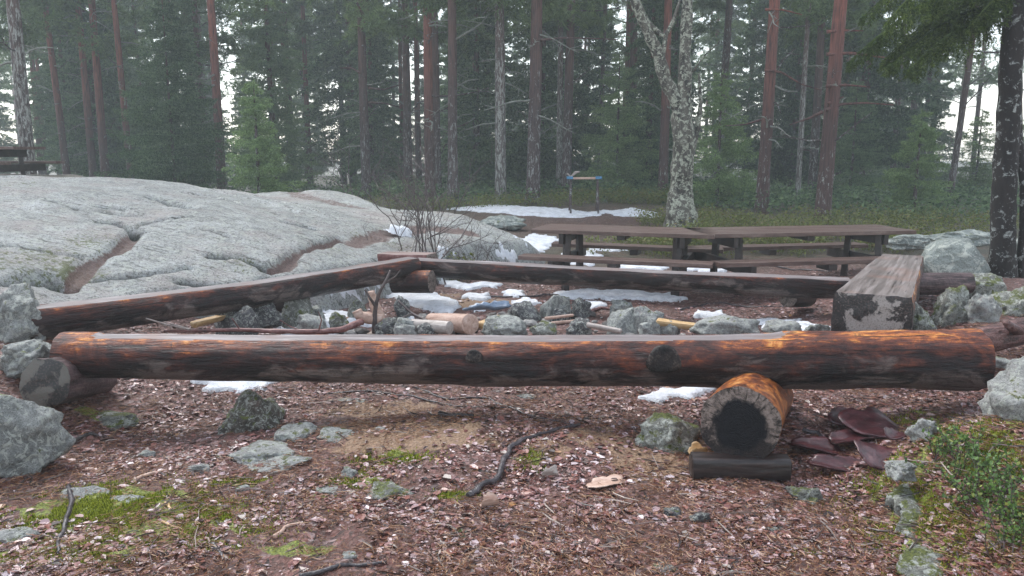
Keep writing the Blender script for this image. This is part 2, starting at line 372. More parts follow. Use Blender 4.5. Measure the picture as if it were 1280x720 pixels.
M['logorange'] = m_simple('orange_log', [(.38, (.03, .012, .010)), (.46, (.13, .036, .014)), (.53, (.34, .10, .022)), (.60, (.54, .22, .05)), (.69, (.66, .42, .20))], 8., .3, (.8, 2, 2), .9, .5, .02)
M['purplelog'] = m_simple('purplish_bark_log', [(.36, (.012, .007, .007)), (.47, (.05, .028, .028)), (.58, (.12, .075, .075)), (.70, (.24, .16, .14))], 6., .5, (.7, 5, 5), 1., .5, .025)
M['redlog'] = m_simple('reddish_log', [(.32, (.035, .012, .01)), (.45, (.13, .045, .04)), (.58, (.24, .115, .10)), (.7, (.36, .22, .2))], 6., .4, (1, 3, 3), .8)
M['sawn'] = m_sawn('weathered_sawn_wood')
M['barkpurple'] = m_simple('dark_reddish_bark_log', [(.36, (.014, .007, .006)), (.46, (.07, .028, .024)), (.57, (.16, .075, .065)), (.70, (.28, .18, .16))], 11., .45, (.9, 2.5, 2.5), 1., .5, .03)
M['sawnbrown'] = m_sawn('brown_grey_sawn_wood', ((.085, .068, .062), (.17, .14, .13), (.28, .24, .23)))
M['sawnpink'] = m_sawn('pinkish_sawn_wood', ((.14, .09, .08), (.30, .21, .19), (.45, .36, .33)))
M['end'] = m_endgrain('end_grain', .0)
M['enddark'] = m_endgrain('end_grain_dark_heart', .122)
M['blotch'] = m_blotch('stained_cut_end')
M['blotchdark'] = m_blotch('dark_stained_end', (.10, .09, .075), (.015, .013, .012), 9.)
M['knot'] = m_simple('dark_knot', [(.35, (.004, .004, .004)), (.52, (.022, .018, .017)), (.62, (.09, .07, .06)), (.75, (.2, .16, .14))], 14., .6, (1, 1, 1), 1., .2, .02)
M['board'] = m_simple('dark_wet_board', [(.3, (.008, .006, .006)), (.5, (.022, .015, .014)), (.75, (.07, .045, .04))], 5., .35, (1, 9, 9))
M['table'] = m_simple('table_planks', [(.3, (.045, .028, .024)), (.5, (.115, .072, .06)), (.7, (.21, .15, .13))], 3., .35, (1, 14, 6), .4)
M['tabledark'] = m_simple('table_frame_wood', [(.3, (.012, .010, .010)), (.5, (.03, .022, .02)), (.75, (.07, .05, .045))], 6., .5)
M['snow0'] = m_simple('old_snow', [(.25, (.62, .64, .68)), (.5, (.82, .84, .88)), (.7, (.9, .92, .95))], 9., .55, (1, 1, 1), .4, .3, .02)
M['litter'] = m_island('leaf_litter', [(0, (.022, .010, .009)), (.2, (.07, .028, .022)), (.4, (.17, .062, .052)), (.58, (.25, .10, .075)), (.72, (.32, .18, .175)), (.88, (.38, .27, .28)), (.98, (.48, .40, .42)), (1, (.40, .20, .07))], .33, 0, .55)
M['needles'] = m_island('needle_litter', [(0, (.05, .02, .012)), (.4, (.17, .06, .028)), (.7, (.28, .12, .05)), (1, (.42, .27, .15))], .45)
M['twigs'] = m_island('twig_litter', [(0, (.012, .008, .007)), (.5, (.05, .03, .025)), (.8, (.12, .08, .07)), (1, (.30, .24, .2))], .45)
M['barksheet'] = m_simple('red_bark_sheet', [(.35, (.018, .005, .006)), (.5, (.055, .014, .017)), (.62, (.10, .032, .035)), (.75, (.30, .18, .17))], 9., .3, (1, 3, 1), .5)
M['root'] = m_simple('dark_wet_root', [(.3, (.012, .010, .012)), (.5, (.045, .038, .042)), (.7, (.14, .12, .13))], 20., .3, (1, 1, 1), .8)
M['twigdark'] = m_simple('dark_twig', [(.3, (.03, .02, .02)), (.7, (.11, .08, .075))], 20., .5)
M['twigpale'] = m_simple('pale_twig', [(.3, (.16, .12, .10)), (.7, (.42, .36, .33))], 20., .5)
M['paleWood'] = m_simple('fresh_split_wood', [(.3, (.30, .16, .06)), (.5, (.55, .36, .17)), (.7, (.72, .55, .34))], 6., .5, (1, 6, 6))
M['pinkwood'] = m_simple('pinkish_debarked_wood', [(.3, (.25, .14, .10)), (.5, (.48, .32, .25)), (.7, (.62, .48, .40))], 6., .45, (1, 4, 4))
M['greywood'] = m_simple('grey_firewood', [(.3, (.16, .13, .11)), (.5, (.36, .31, .28)), (.7, (.55, .5, .46))], 6., .5, (1, 6, 6))
g = NG('old_grainy_snow'); p_ = g.pos(); n_ = g.noise(p_, 9., 5, .6); f_ = g.noise(p_, 130., 3, .6); sp_ = g.noise(p_, 55., 4, .8)
c_ = g.ramp(n_, [(.3, (.56, .58, .62)), (.5, (.76, .78, .82)), (.7, (.86, .88, .91))]); c_ = g.mix(g.ramp(sp_, [(.60, 0), (.66, .8)]), c_, (.16, .10, .08)); c_ = g.mix(g.ramp(g.noise(p_, 4., 4), [(.52, 0), (.7, .35)]), c_, (.42, .37, .35))
M['snow'] = g.out(c_, .55, g.bump(g.math('ADD', n_, f_), .6, .02), .3)
M['bluecloth'] = m_simple('blue_grey_plastic', [(.3, (.05, .07, .10)), (.5, (.13, .18, .25)), (.7, (.25, .31, .40))], 12., .35)
M['blue'] = m_simple('blue_paint', [(.3, (.03, .14, .28)), (.7, (.08, .28, .48))], 12., .5)
M['rubble'] = m_island('mixed_rubble', [(0, (.02, .018, .018)), (.3, (.07, .06, .055)), (.6, (.18, .17, .16)), (.85, (.34, .33, .31)), (1, (.30, .18, .12))], .6)
M['moss'] = m_island('moss_tufts', [(0, (.03, .04, .006)), (.3, (.17, .21, .02)), (.7, (.34, .38, .04)), (1, (.50, .52, .10))], .8, .3, .2)
M['leafgreen'] = m_island('shrub_leaves', [(0, (.035, .07, .018)), (.4, (.09, .17, .04)), (.8, (.18, .30, .08)), (1, (.32, .34, .09))], .4, .3)
M['blueberry'] = m_island('bilberry_leaves', [(0, (.06, .075, .015)), (.4, (.12, .15, .03)), (.8, (.20, .23, .05)), (1, (.22, .16, .07))], .6, .3)
M['deadleaf'] = m_island('withered_leaves', [(0, (.05, .025, .015)), (.5, (.14, .07, .04)), (1, (.25, .15, .09))], .6)
M['limbpale'] = m_simple('lichened_dead_wood', [(.3, (.09, .09, .075)), (.5, (.2, .21, .18)), (.7, (.32, .34, .3))], 9., .8)
M['spruce'] = m_foliage('spruce_needles', (.035, .068, .030), (.10, .17, .078), (.22, .31, .15))
M['spruceYoung'] = m_foliage('young_spruce_needles', (.10, .155, .06), (.20, .30, .12), (.33, .45, .20), vr=.06)
M['spruceNear'] = m_foliage('near_spruce_needles', (.030, .055, .014), (.10, .16, .035), (.24, .32, .08))
M['pine'] = m_foliage('pine_needles', (.06, .10, .035), (.13, .20, .07), (.23, .32, .13))
M['barkred'] = m_bark('red_pine_bark', (.085, .048, .044), (.035, .02, .019), (.25, .085, .06), 1.6, 4.6, .2)
M['barkbrown'] = m_bark('brown_pine_bark', (.07, .048, .046), (.03, .02, .02), (.15, .07, .055), 2., 6., .3, (.34, .35, .34), 5.)
M['barkpale'] = m_bark('lichened_bark', (.11, .09, .085), (.035, .028, .028), (.13, .07, .06), 2., 6., .42, (.40, .41, .38), 9.)
M['barkdark'] = m_bark('dark_lichened_bark', (.022, .017, .016), (.010, .008, .008), (.03, .022, .02), 2., 6., .22, (.36, .39, .37), 30., 13.)
M['barkbirch'] = m_bark('old_lichen_covered_bark', (.10, .09, .075), (.016, .014, .012), (.11, .10, .08), 2., 6., .38, (.43, .45, .36), 30., 12.)

# ------------------------------------------------------------ ground sheet
def spaced(a, b, fine0, fine1, step, grow=1.09, mx=4.):
    xs = list(np.arange(fine0, fine1, step)); s = step; v = fine0; L = []
    while v > a: s = min(s*grow, mx); v -= s; L.append(v)
    s = step; v = xs[-1]; Rr = []
    while v < b: s = min(s*grow, mx); v += s; Rr.append(v)
    return np.array(L[::-1]+xs+Rr)
gx = spaced(-85, 85, -2.8, 3.0, .022); gy = spaced(-15, 118, 2.2, 7.2, .022, 1.035)
X, Y = np.meshgrid(gx, gy); Z = G(X, Y)+.010*n2(X, Y, 14., 2, 2.)*(Y < 10)+.006*n2(X, Y, 34., 2, 6.)*(Y < 6)
def blobs(X, Y, L):
    a = np.zeros_like(X)
    for (px, py, rx, ry) in L:
        p = gpx(px, py); a = np.maximum(a, gauss(X, Y, p.x, p.y, rx, ry))
    return a
soil = blobs(X, Y, [(470, 515, .45, .2), (560, 530, .4, .2), (440, 535, .3, .16), (770, 550, .4, .25), (830, 590, .35, .25), (860, 555, .25, .25), (520, 548, .5, .2), (680, 560, .2, .15), (590, 378, .5, .35), (540, 372, .4, .25), (470, 370, .3, .3)])
moss = blobs(X, Y, [(135, 640, .46, .30), (200, 660, .44, .22), (90, 690, .35, .12), (490, 575, .15, .07), (450, 600, .15, .07), (660, 575, .08, .09), (400, 620, .12, .05), (300, 605, .1, .05), (570, 620, .12, .04), (1215, 660, .35, .35), (1180, 590, .35, .5), (1230, 570, .35, .4), (1170, 530, .2, .25), (120, 520, .12, .07), (1000, 690, .1, .05), (20, 705, .3, .1), (380, 690, .2, .06)])
forest = ss(Y+.6*n2(X, Y, .5, 2), 8.8, 11.5)*(1-.75*gauss(X, Y, 1.8, 15.5, 3.2, 2.8))
ground = put('ground', mesh_np('ground', np.stack([X, Y, Z], -1).reshape(-1, 3), grid_faces(*X.shape), True, dict(soil=soil, moss=moss, forest=forest)), M['ground'])
tag(ground, kind='structure')

# ------------------------------------------------------------ bedrock dome
rx = np.arange(-11.5, 1.6, .03); ry = np.arange(4.2, 16, .03); X, Y = np.meshgrid(rx, ry); Z = Rbase(X, Y)
Z = Z+.07*n2(X, Y, .45, 2, 1.)+.010*n2(X, Y, 2.2, 3, 4.)
# foliation ledges running down to the right
u = X*math.cos(R(-28))+Y*math.sin(R(-28)); v = -X*math.sin(R(-28))+Y*math.cos(R(-28))
q = v*1.55+.9*n2(u*.35, v, .8, 3, 8.); fr = q-np.floor(q); amp = .06*ss(n2(X, Y, .7, 2, 12.), -.15, .35)
Z = Z-amp*.8*(1-ss(fr, 0, .035))-amp*.5*fr
q2 = v*5.1+1.1*n2(u*.3, v, 1.6, 3, 18.); f2 = q2-np.floor(q2); a2 = .013*ss(n2(X, Y, 1.3, 2, 32.), 0., .3); Z = Z-a2*(1-ss(f2, 0, .08))-a2*.5*f2
crack = np.zeros_like(Z); gully = np.zeros_like(Z); mossy = np.zeros_like(Z)
def polyd(pts):
    P = [np.array(gpx(a, b, surf))[:2] for a, b in pts]; D = np.full(X.shape, 9.)
    for a, b in zip(P[:-1], P[1:]):
        ab = b-a; t = np.clip(((X-a[0])*ab[0]+(Y-a[1])*ab[1])/(ab@ab+1e-9), 0, 1)
        D = np.minimum(D, np.hypot(X-a[0]-t*ab[0], Y-a[1]-t*ab[1]))
    return D
wob = .04*n2(X, Y, 3.5, 3, 7.)
for pts, wd, dp, gl, ms in [
    ([(0, 303), (27, 307), (60, 313), (100, 318)], .035, .09, 0, .5),
    ([(0, 348), (30, 344), (60, 342), (84, 355)], .12, .24, 0, .1),
    ([(84, 355), (96, 338), (112, 325), (150, 308), (166, 292), (172, 284)], .13, .12, 1, .4),
    ([(172, 285), (160, 278), (143, 272), (130, 272)], .10, .17, 0, 0),
    ([(170, 276), (185, 271), (205, 270), (240, 271)], .04, .06, 0, 0),
    ([(95, 348), (140, 346), (190, 342), (215, 338), (236, 334)], .045, .09, 0, .2),
    ([(190, 244), (212, 249), (235, 256)], .10, .13, 0, 0), ([(117, 253), (140, 254), (166, 256)], .06, .06, 0, 0), ([(60, 251), (80, 254), (98, 258)], .05, .05, 0, 0),
    ([(130, 259), (150, 262), (168, 263)], .05, .06, 0, 0),
    ([(355, 271), (372, 274), (388, 278)], .10, .10, 0, .1),
    ([(262, 320), (290, 322), (312, 328), (336, 338)], .06, .10, 0, .5), ([(336, 338), (352, 333), (372, 318), (392, 306), (425, 292)], .13, .13, 1, .1),
    ([(248, 285), (268, 291), (286, 299)], .03, .05, 0, 0), ([(220, 353), (262, 355), (292, 359)], .05, .08, 0, .2), ([(300, 283), (330, 292), (365, 305)], .025, .04, 0, .2),
    ([(330, 236), (370, 243), (430, 256), (500, 262)], .35, .05, .55, 0), ([(440, 300), (480, 285), (530, 280), (590, 290)], .3, .06, .8, .3)]:
    D = np.abs(polyd(pts)+wob*min(1, wd*8)); wd = wd*(.5 if gl else .45); e = np.exp(-(D/wd)**1.5 if not gl else -(D/wd)**3); Z = Z-dp*(.7 if gl else 1.5)*e
    if gl: gully = np.maximum(gully, e*gl)
    else: crack = np.maximum(crack, e)
    if ms: mossy = np.maximum(mossy, ms*1.3*np.exp(-(D/(wd*2.6))**2))
for (a, b, r1, m_) in [(60, 320, .5, .62), (110, 300, .35, .6), (20, 330, .5, .55), (95, 335, .25, .9), (300, 335, .35, .45), (10, 232, .7, .5), (460, 290, .6, .5), (420, 310, .4, .45), (490, 300, .5, .55)]:
    p = gpx(a, b, surf); mossy = np.maximum(mossy, m_*gauss(X, Y, p.x, p.y, r1, r1))
Z = Z+.007*n2(X, Y, 9., 3, 5.)
keep = (Z > G(X, Y)-.25)
fa = grid_faces(*X.shape); fa = fa[keep.ravel()[fa].any(1)]
used = np.unique(fa); mp = np.full(X.size, -1); mp[used] = np.arange(len(used))
V = np.stack([X, Y, Z], -1).reshape(-1, 3)[used]
rk = put('rock_outcrop', mesh_np('rock_outcrop', V, mp[fa], True, dict(crack=crack.ravel()[used], gully=gully.ravel()[used], mossy=mossy.ravel()[used])), M['bedrock'])
tag(rk, 'broad pale grey dome of bare bedrock with dark cracks behind the left log bench', 'rock')

# ------------------------------------------------------------ stones
def ico(sub):
    import bmesh
    bm = bmesh.new(); bmesh.ops.create_icosphere(bm, subdivisions=sub, radius=1)
    V = np.array([v.co[:] for v in bm.verts]); T = np.array([[v.index for v in f.verts] for f in bm.faces]); bm.free(); return V, T
ICO = {k: ico(k) for k in (2, 3, 4, 5)}
def stone(label, x0, y0, x1, y1, Y=None, depth=1., m='rock', seed=0, cuts=9, sub=5, rough=.17, rz=None, sink=.18, tilt=0., sharp=.72, name='stone', cat='stone', hs=None):
    if hs is None: hs = .62 if name == 'stone' else 1.
    rnd = np.random.RandomState(seed+100)
    if Y is None: Y = gpx((x0+x1)/2, y1-1).y
    a = at((x0+x1)/2, y1, Y); t = at((x0+x1)/2, y0, Y); W = (x1-x0)/F*Y
    dpt = W*depth; H = (t.z-a.z)*hs
    # seen from above, part of the picture height is the top's depth
    H = max(H-.55*dpt*max(0, (CAMZ-t.z)/Y), .25*(t.z-a.z)); H = H*(1+sink)
    V, T = ICO[sub]; V = V.copy()
    for k in range(cuts+5):
        n = rnd.normal(size=3); n[2] = abs(n[2])*rnd.choice([1, .5, .1]); n /= np.linalg.norm(n); d = sharp-.16+rnd.rand()*.30
        s = V@n-d; V = V-np.where(s > 0, s*.96, 0)[:, None]*n
    V = V*(1+rough*fbm(V*1.7+seed*5.1, 5)[:, None]*1.25-.05*np.abs(fbm(V*3.1+seed*2.1, 4))[:, None])
    V = V/np.abs(V).max(0)
    c, s_ = math.cos(tilt), math.sin(tilt)
    V = V*np.array([W/2, dpt/2, H/2]); V = V@np.array([[c, 0, s_], [0, 1, 0], [-s_, 0, c]]).T
    V[:, 2] += H/2-H*sink/(1+sink)
    o = put(name, mesh_np(name, V, T, True), M[m], None, (a.x, Y+dpt*.42, a.z)); tag(o, label, cat); return o
def rock_b(*a, **k): return stone(*a, name='boulder', cat='boulder', **k)
rock_b('rounded grey boulder at the left edge below the log ends', -100, 494, 62, 600, 3.45, .9, seed=1, cuts=5, rough=.12, hs=1.2)
rock_b('dark mossy-topped boulder at the left edge behind the left log end', -40, 350, 44, 402, 4.95, 1., m='rock', seed=2, sink=1.2, cuts=6)
rock_b('flat slanting grey slab under the left log end', -30, 420, 62, 476, 4.35, .9, m='rock', seed=3, cuts=12, tilt=-.28)
stone('pale grey slab at the left edge of the mossy ground', -40, 640, 46, 684, None, .6, m='rockpale', seed=4, cuts=12, sink=.7)
stone('low dark-edged slab behind the mossy patch with the black stick', 40, 598, 150, 628, None, .45, m='rock', seed=5, cuts=9, sink=1.)
stone('grey stone with a moss cap left under the front log', 92, 498, 168, 536, None, .8, m='rockmoss', seed=6, sink=.5)
rock_b('dark pointed rock rising beside the snow under the front log', 258, 484, 352, 544, None, 1.2, m='rockbrown', seed=77, cuts=16, sink=.8, tilt=-.35, rough=.22)
stone('long pale flush slab right of the dark pointed rock', 262, 548, 380, 582, None, .7, m='rockpale', seed=8, cuts=10, sink=1., hs=.9)
stone('pale flat slab beside the tan bare soil', 330, 506, 404, 556, None, 1.2, m='rockpale', seed=9, cuts=10, sink=1.2)
stone('flat pale stone left of the small white cube-like pebble', 370, 526, 456, 556, None, 1., m='rockpale', seed=10, sink=1.2)
stone('small white angular pebble on the tan soil', 464, 526, 482, 541, None, .9, m='rockpale', seed=11, sub=3)
stone('rounded pale stone above the moss patch in the left foreground', 222, 568, 262, 594, None, .8, m='rockpale', seed=12, sink=.5)
stone('small lichened stone in left middle litter', 168, 554, 192, 574, None, .8, m='rockpale', seed=13, sub=4)
stone('grey stone at the right tip of the bright moss patch', 120, 608, 186, 634, None, .6, m='rockpale', seed=14, sink=.7)
stone('small round bluish stone in the moss left of the centre', 288, 598, 312, 616, None, .8, seed=15, sub=4)
stone('lichened flat stone with moss left of the crooked root', 440, 590, 520, 628, None, .9, m='rockmoss', seed=16, sink=1.1)
stone('grey stone edge in the litter right of the flat pale slabs', 418, 572, 450, 600, None, .8, m='rock', seed=17, sink=.6)
stone('small pale pebble in the lower left litter', 424, 680, 448, 700, None, .9, m='rockpale', seed=18, sub=4)
stone('small stone halfway between white pebble and moss patch', 262, 560, 292, 572, None, .8, m='rockpale', seed=19, sub=4, sink=.5)
stone('grey bluish flat stone on the ground below the front log, left of the twigs', 416, 490, 476, 506, None, .6, m='rock', seed=20, sink=.6)
rock_b('mossy grey rock beside the black-hearted log end', 796, 505, 884, 566, None, .8, m='rockmoss', seed=21, cuts=12, sink=.4)
stone('lichened stone right of the dark board', 986, 588, 1044, 632, None, .8, m='rockmoss', seed=22, sink=.3, cuts=10)
stone('dark thin stone with a mossy tip in the lower right litter', 944, 650, 992, 668, None, .45, m='rockdark', seed=23, sink=.4)
stone('dark red-brown stone pair member left of the board, flatter one', 828, 624, 858, 648, None, .8, m='rockdark', seed=24, sub=4)
stone('dark leaning stone left below the dark board', 862, 628, 892, 656, None, .7, m='rockdark', seed=25, sub=4)
stone('small pale stone under the front log in the shade', 640, 486, 672, 500, None, .8, m='rockpale', seed=26, sub=4)
stone('whitish stone at the bottom edge of the picture', 890, 706, 940, 730, None, .8, m='rockpale', seed=27, sub=4)
stone('pale stone half buried near the bottom edge, right of centre', 812, 696, 852, 716, None, .8, m='rockpale', seed=28, sub=4, sink=.6)
stone('broad flush pale slab in the litter left of the tan soil', 300, 560, 392, 592, None, .9, m='rockpale', seed=90, sink=1., hs=.8)
stone('pale flush stone below the flat pale slabs, left of centre', 380, 600, 432, 622, None, .9, m='rockpale', seed=91, sink=1., hs=.8)
stone('flat mossy stone near the bottom edge, left of centre', 540, 656, 600, 676, None, .8, m='rockmoss', seed=92, sink=1., hs=.8)
# right bank
rock_b('big lichened boulder at the right edge above the green plants', 1258, 440, 1430, 600, 3.15, .75, m='rockpale', seed=29, cuts=9, rough=.2, hs=1.2)
rock_b('knobbly grey rock under the boulder at the right edge', 1142, 515, 1190, 550, 3.4, 1., m='rockpale', seed=31, cuts=12, sink=.7, rough=.2)
def ledge(label, pts, r, seed, m='rockpale'):
    P = np.array([tuple(gpx(a, b)) for a, b in pts]); t = np.linspace(0, len(P)-1, 90); Q = np.stack([np.interp(t, np.arange(len(P)), P[:, j]) for j in range(3)], 1)
    rr = np.interp(t, np.arange(len(P)), r); n_ = len(t); th = np.linspace(0, 2*np.pi, 40, endpoint=False); T_, A_ = np.meshgrid(np.arange(n_), th, indexing='ij')
    V = np.stack([Q[T_, 0]+rr[T_]*np.cos(A_), Q[T_, 1], Q[T_, 2]+rr[T_]*.45*np.sin(A_)-.022], -1).reshape(-1, 3); nv = fbm(V*8+seed, 5); n3 = np.abs(fbm(V*22+seed, 3))-.3
    c_ = np.repeat(Q, 40, 0); V = c_+(V-c_)*(1+.75*nv+.22*n3)[:, None]; V[:, 2] = np.where(V[:, 2] > c_[:, 2], V[:, 2], c_[:, 2]-.05); c0 = V.mean(0)
    e0 = np.array([V[:40].mean(0), V[-40:].mean(0)]); VV = np.concatenate([V, e0])-c0; T = [(n_*40, (k+1) % 40, k) for k in range(40)]+[(n_*40+1, (n_-1)*40+k, (n_-1)*40+(k+1) % 40) for k in range(40)]
    return tag(put('rock_ledge', mesh_np('rock_ledge', VV, [grid_faces(n_, 40, True), np.array(T)], True), M[m], None, tuple(c0)), label, 'rock')
ledge('pale lichened rock ledge running to the picture edge below the mossy bank', [(1150, 590), (1136, 612), (1144, 640), (1146, 675), (1158, 705), (1164, 760)], [.03, .07, .10, .05, .11, .08], 3, 'rockmoss')
stone('lichened stone halfway up the mossy bank foot', 1116, 560, 1158, 600, 3.05, 1.6, m='rockpale', seed=33, cuts=12, sink=.6, rough=.25, hs=.7)
rock_b('smooth rounded grey boulder beside the dark spruce trunk', 1168, 296, 1256, 346, 7.6, 1., m='rocksmooth', seed=34, cuts=5, rough=.04, sink=.4, sharp=.85)
rock_b('brown mossy rock at the foot of the dark spruce trunk', 1196, 336, 1290, 392, 6.4, .8, m='rockmoss', seed=35, cuts=12, sink=.4)
rock_b('pale grey rock behind the end of the wide log', 1170, 360, 1226, 410, 5.6, .9, m='rockmoss', seed=36, cuts=10, rough=.26, hs=1.15, sink=.6)
rock_b('moss-topped rock beside the wide log end', 1136, 380, 1184, 424, 5.1, 1., m='rockmoss', seed=37, cuts=10, rough=.26, hs=1.15, sink=.6)
rock_b('pale angular rock right of the pale grey rock', 1216, 366, 1262, 404, 5.5, .9, m='rockpale', seed=38, cuts=12, rough=.26, hs=1.15, sink=.6)
rock_b('pale rock at the right edge above the reddish log', 1250, 362, 1330, 408, 5.6, .9, m='rockmoss', seed=39, cuts=12, rough=.26, hs=1.15, sink=.6)
stone('mossy stone between the wide log and the pale rocks', 1128, 404, 1160, 436, 4.9, .9, m='rockmoss', seed=40, sink=.6)
stone('small grey stone below the reddish log', 1240, 438, 1276, 456, 4.5, .9, m='rockpale', seed=41, sink=1.)
rock_b('long low pale rock shelf behind the spruce trunk', 1150, 286, 1262, 304, 10.5, .5, m='rocksmooth', seed=42, cuts=8, sink=.5)
rock_b('low pale rock to the right end of the far table', 1108, 292, 1178, 308, 9.6, .6, m='rocksmooth', seed=43, cuts=8, sink=.5)
rock_b('pale rock at the far right edge beyond the trunk', 1268, 290, 1350, 345, 8.2, .9, m='rocksmooth', seed=44, cuts=6, sink=.4)
rock_b('grey rock slope edge behind the back log', 560, 288, 620, 322, 10.2, 1., m='rocksmooth', seed=45, cuts=8, sink=.6)
rock_b('grey low rock beside the far snow strip', 598, 264, 662, 284, 14., 1., m='rocksmooth', seed=46, cuts=8, sink=.4)
# fire ring
FR = [('small flat grey stone under the left log, right of its dark block', 380, 384, 404, 398, 6.8, 'rock', 70), ('brownish stone behind the middle of the front log', 520, 404, 546, 418, 6.1, 'rockdark', 71),
 ('rough pale stone left of the pinkish billet', 494, 404, 520, 420, 6.05, 'rockpale', 72), ('dark stone between two pale sticks in the ring', 690, 388, 716, 400, 6.9, 'rockdark', 73), ('flat stone just behind the small dark knot of the front log', 664, 402, 700, 416, 6.2, 'rockmoss', 74),
 ('low stone touching the right side of the tall rough stone', 800, 402, 830, 418, 6.15, 'rock', 75), ('grey stone behind the branch left of the snag', 408, 392, 436, 410, 6.4, 'rockmoss', 76), ('dark slab leaning in the shade near the orange broken wood', 286, 388, 322, 412, 6.0, 'rockdark', 77),
 ('flat grey stone partly in snow before the wide bench', 960, 404, 1010, 420, 5.8, 'rockpale', 78), ('small stone in front of the wide bench end', 1012, 408, 1040, 420, 5.6, 'rock', 79), ('dark blue-grey block in the fire ring beside the plastic', 636, 374, 680, 404, 6.9, 'rockdark', 50), ('squarish brownish stone right of the dark fire ring block', 674, 372, 716, 398, 7.0, 'rock', 51),
 ('low grey stone in front of the dark fire ring block', 602, 396, 664, 418, 6.2, 'rock', 52), ('dark rounded stone at the middle of the fire ring', 710, 400, 742, 416, 6.3, 'rockdark', 53),
 ('tall rough grey stone at the right side of the fire ring', 756, 384, 800, 418, 6.3, 'rock', 54), ('pale rounded stone at the right end of the fire ring', 786, 386, 826, 414, 6.5, 'rockpale', 55),
 ('small peaked grey stone at the rear right of the fire ring', 764, 376, 790, 392, 7.1, 'rock', 56), ('brown stone hugging the squarish fire ring stone', 712, 374, 738, 392, 7.1, 'rockdark', 57),
 ('broad low grey stone right of the yellow split wood', 872, 396, 960, 420, 5.9, 'rockpale', 58), ('small dark stone in the ring near the upright snag', 466, 398, 496, 416, 6.3, 'rockdark', 59),
 ('lichened stone left of the upright snag', 432, 378, 456, 394, 7.0, 'rockmoss', 60), ('dark stone in the snow right of the snag', 494, 372, 512, 390, 7.0, 'rockdark', 61),
 ('flat stone in the shade behind the left half of the front log', 262, 386, 300, 414, 6.2, 'rockdark', 62), ('mossy brown rock under the middle of the left log', 344, 368, 392, 402, 6.6, 'rockmoss', 63),
 ('pale stone poking from the snow near the long branch', 366, 394, 408, 416, 6.1, 'rockpale', 64), ('rough stone between the ring and the firewood', 488, 398, 522, 414, 6.2, 'rock', 65),
 ('small lichened stone right of the fire ring', 828, 402, 852, 416, 6.2, 'rockpale', 66), ('little grey stone beneath the yellow split wood', 806, 392, 830, 404, 6.7, 'rock', 67), ('brown rock under the left part of the left log', 300, 372, 346, 400, 6.3, 'rockdark', 68)]
for l, x0, y0, x1, y1, Yd, m_, sd in FR: tag(stone(l, x0-3, y0-4, x1+3, y1, Yd, .8, m=m_, seed=sd, cuts=14, sink=.6, sub=4, hs=1.1), group='stones in and round the fire ring')

mbg = MB(); rgv = np.random.RandomState(12); ti = ICO[2]
for k in range(420):
    c_, s_ = (rgv.normal()*.0+rgv.uniform(-1.9, 1.9), rgv.uniform(5.6, 7.3)); 
    if n2(np.array([c_]), np.array([s_]), 1.5, 2, 50.)[0] < -.15: continue
    r_ = .012+.05*rgv.rand()**2.2; V_ = ti[0]*(1+.35*fbm(ti[0]*1.3+k*3.3, 2)[:, None])*r_*np.array([1.2, 1, .7])*rgv.uniform(.7, 1.3, 3); mbg.add(V_+np.array([c_, s_, gz(c_, s_)+r_*.3]), None, ti[1])
tag(mbg.build('rubble', M['rubble']), 'small loose rubble and charred lumps between the fire ring stones', 'rubble', kind='stuff')

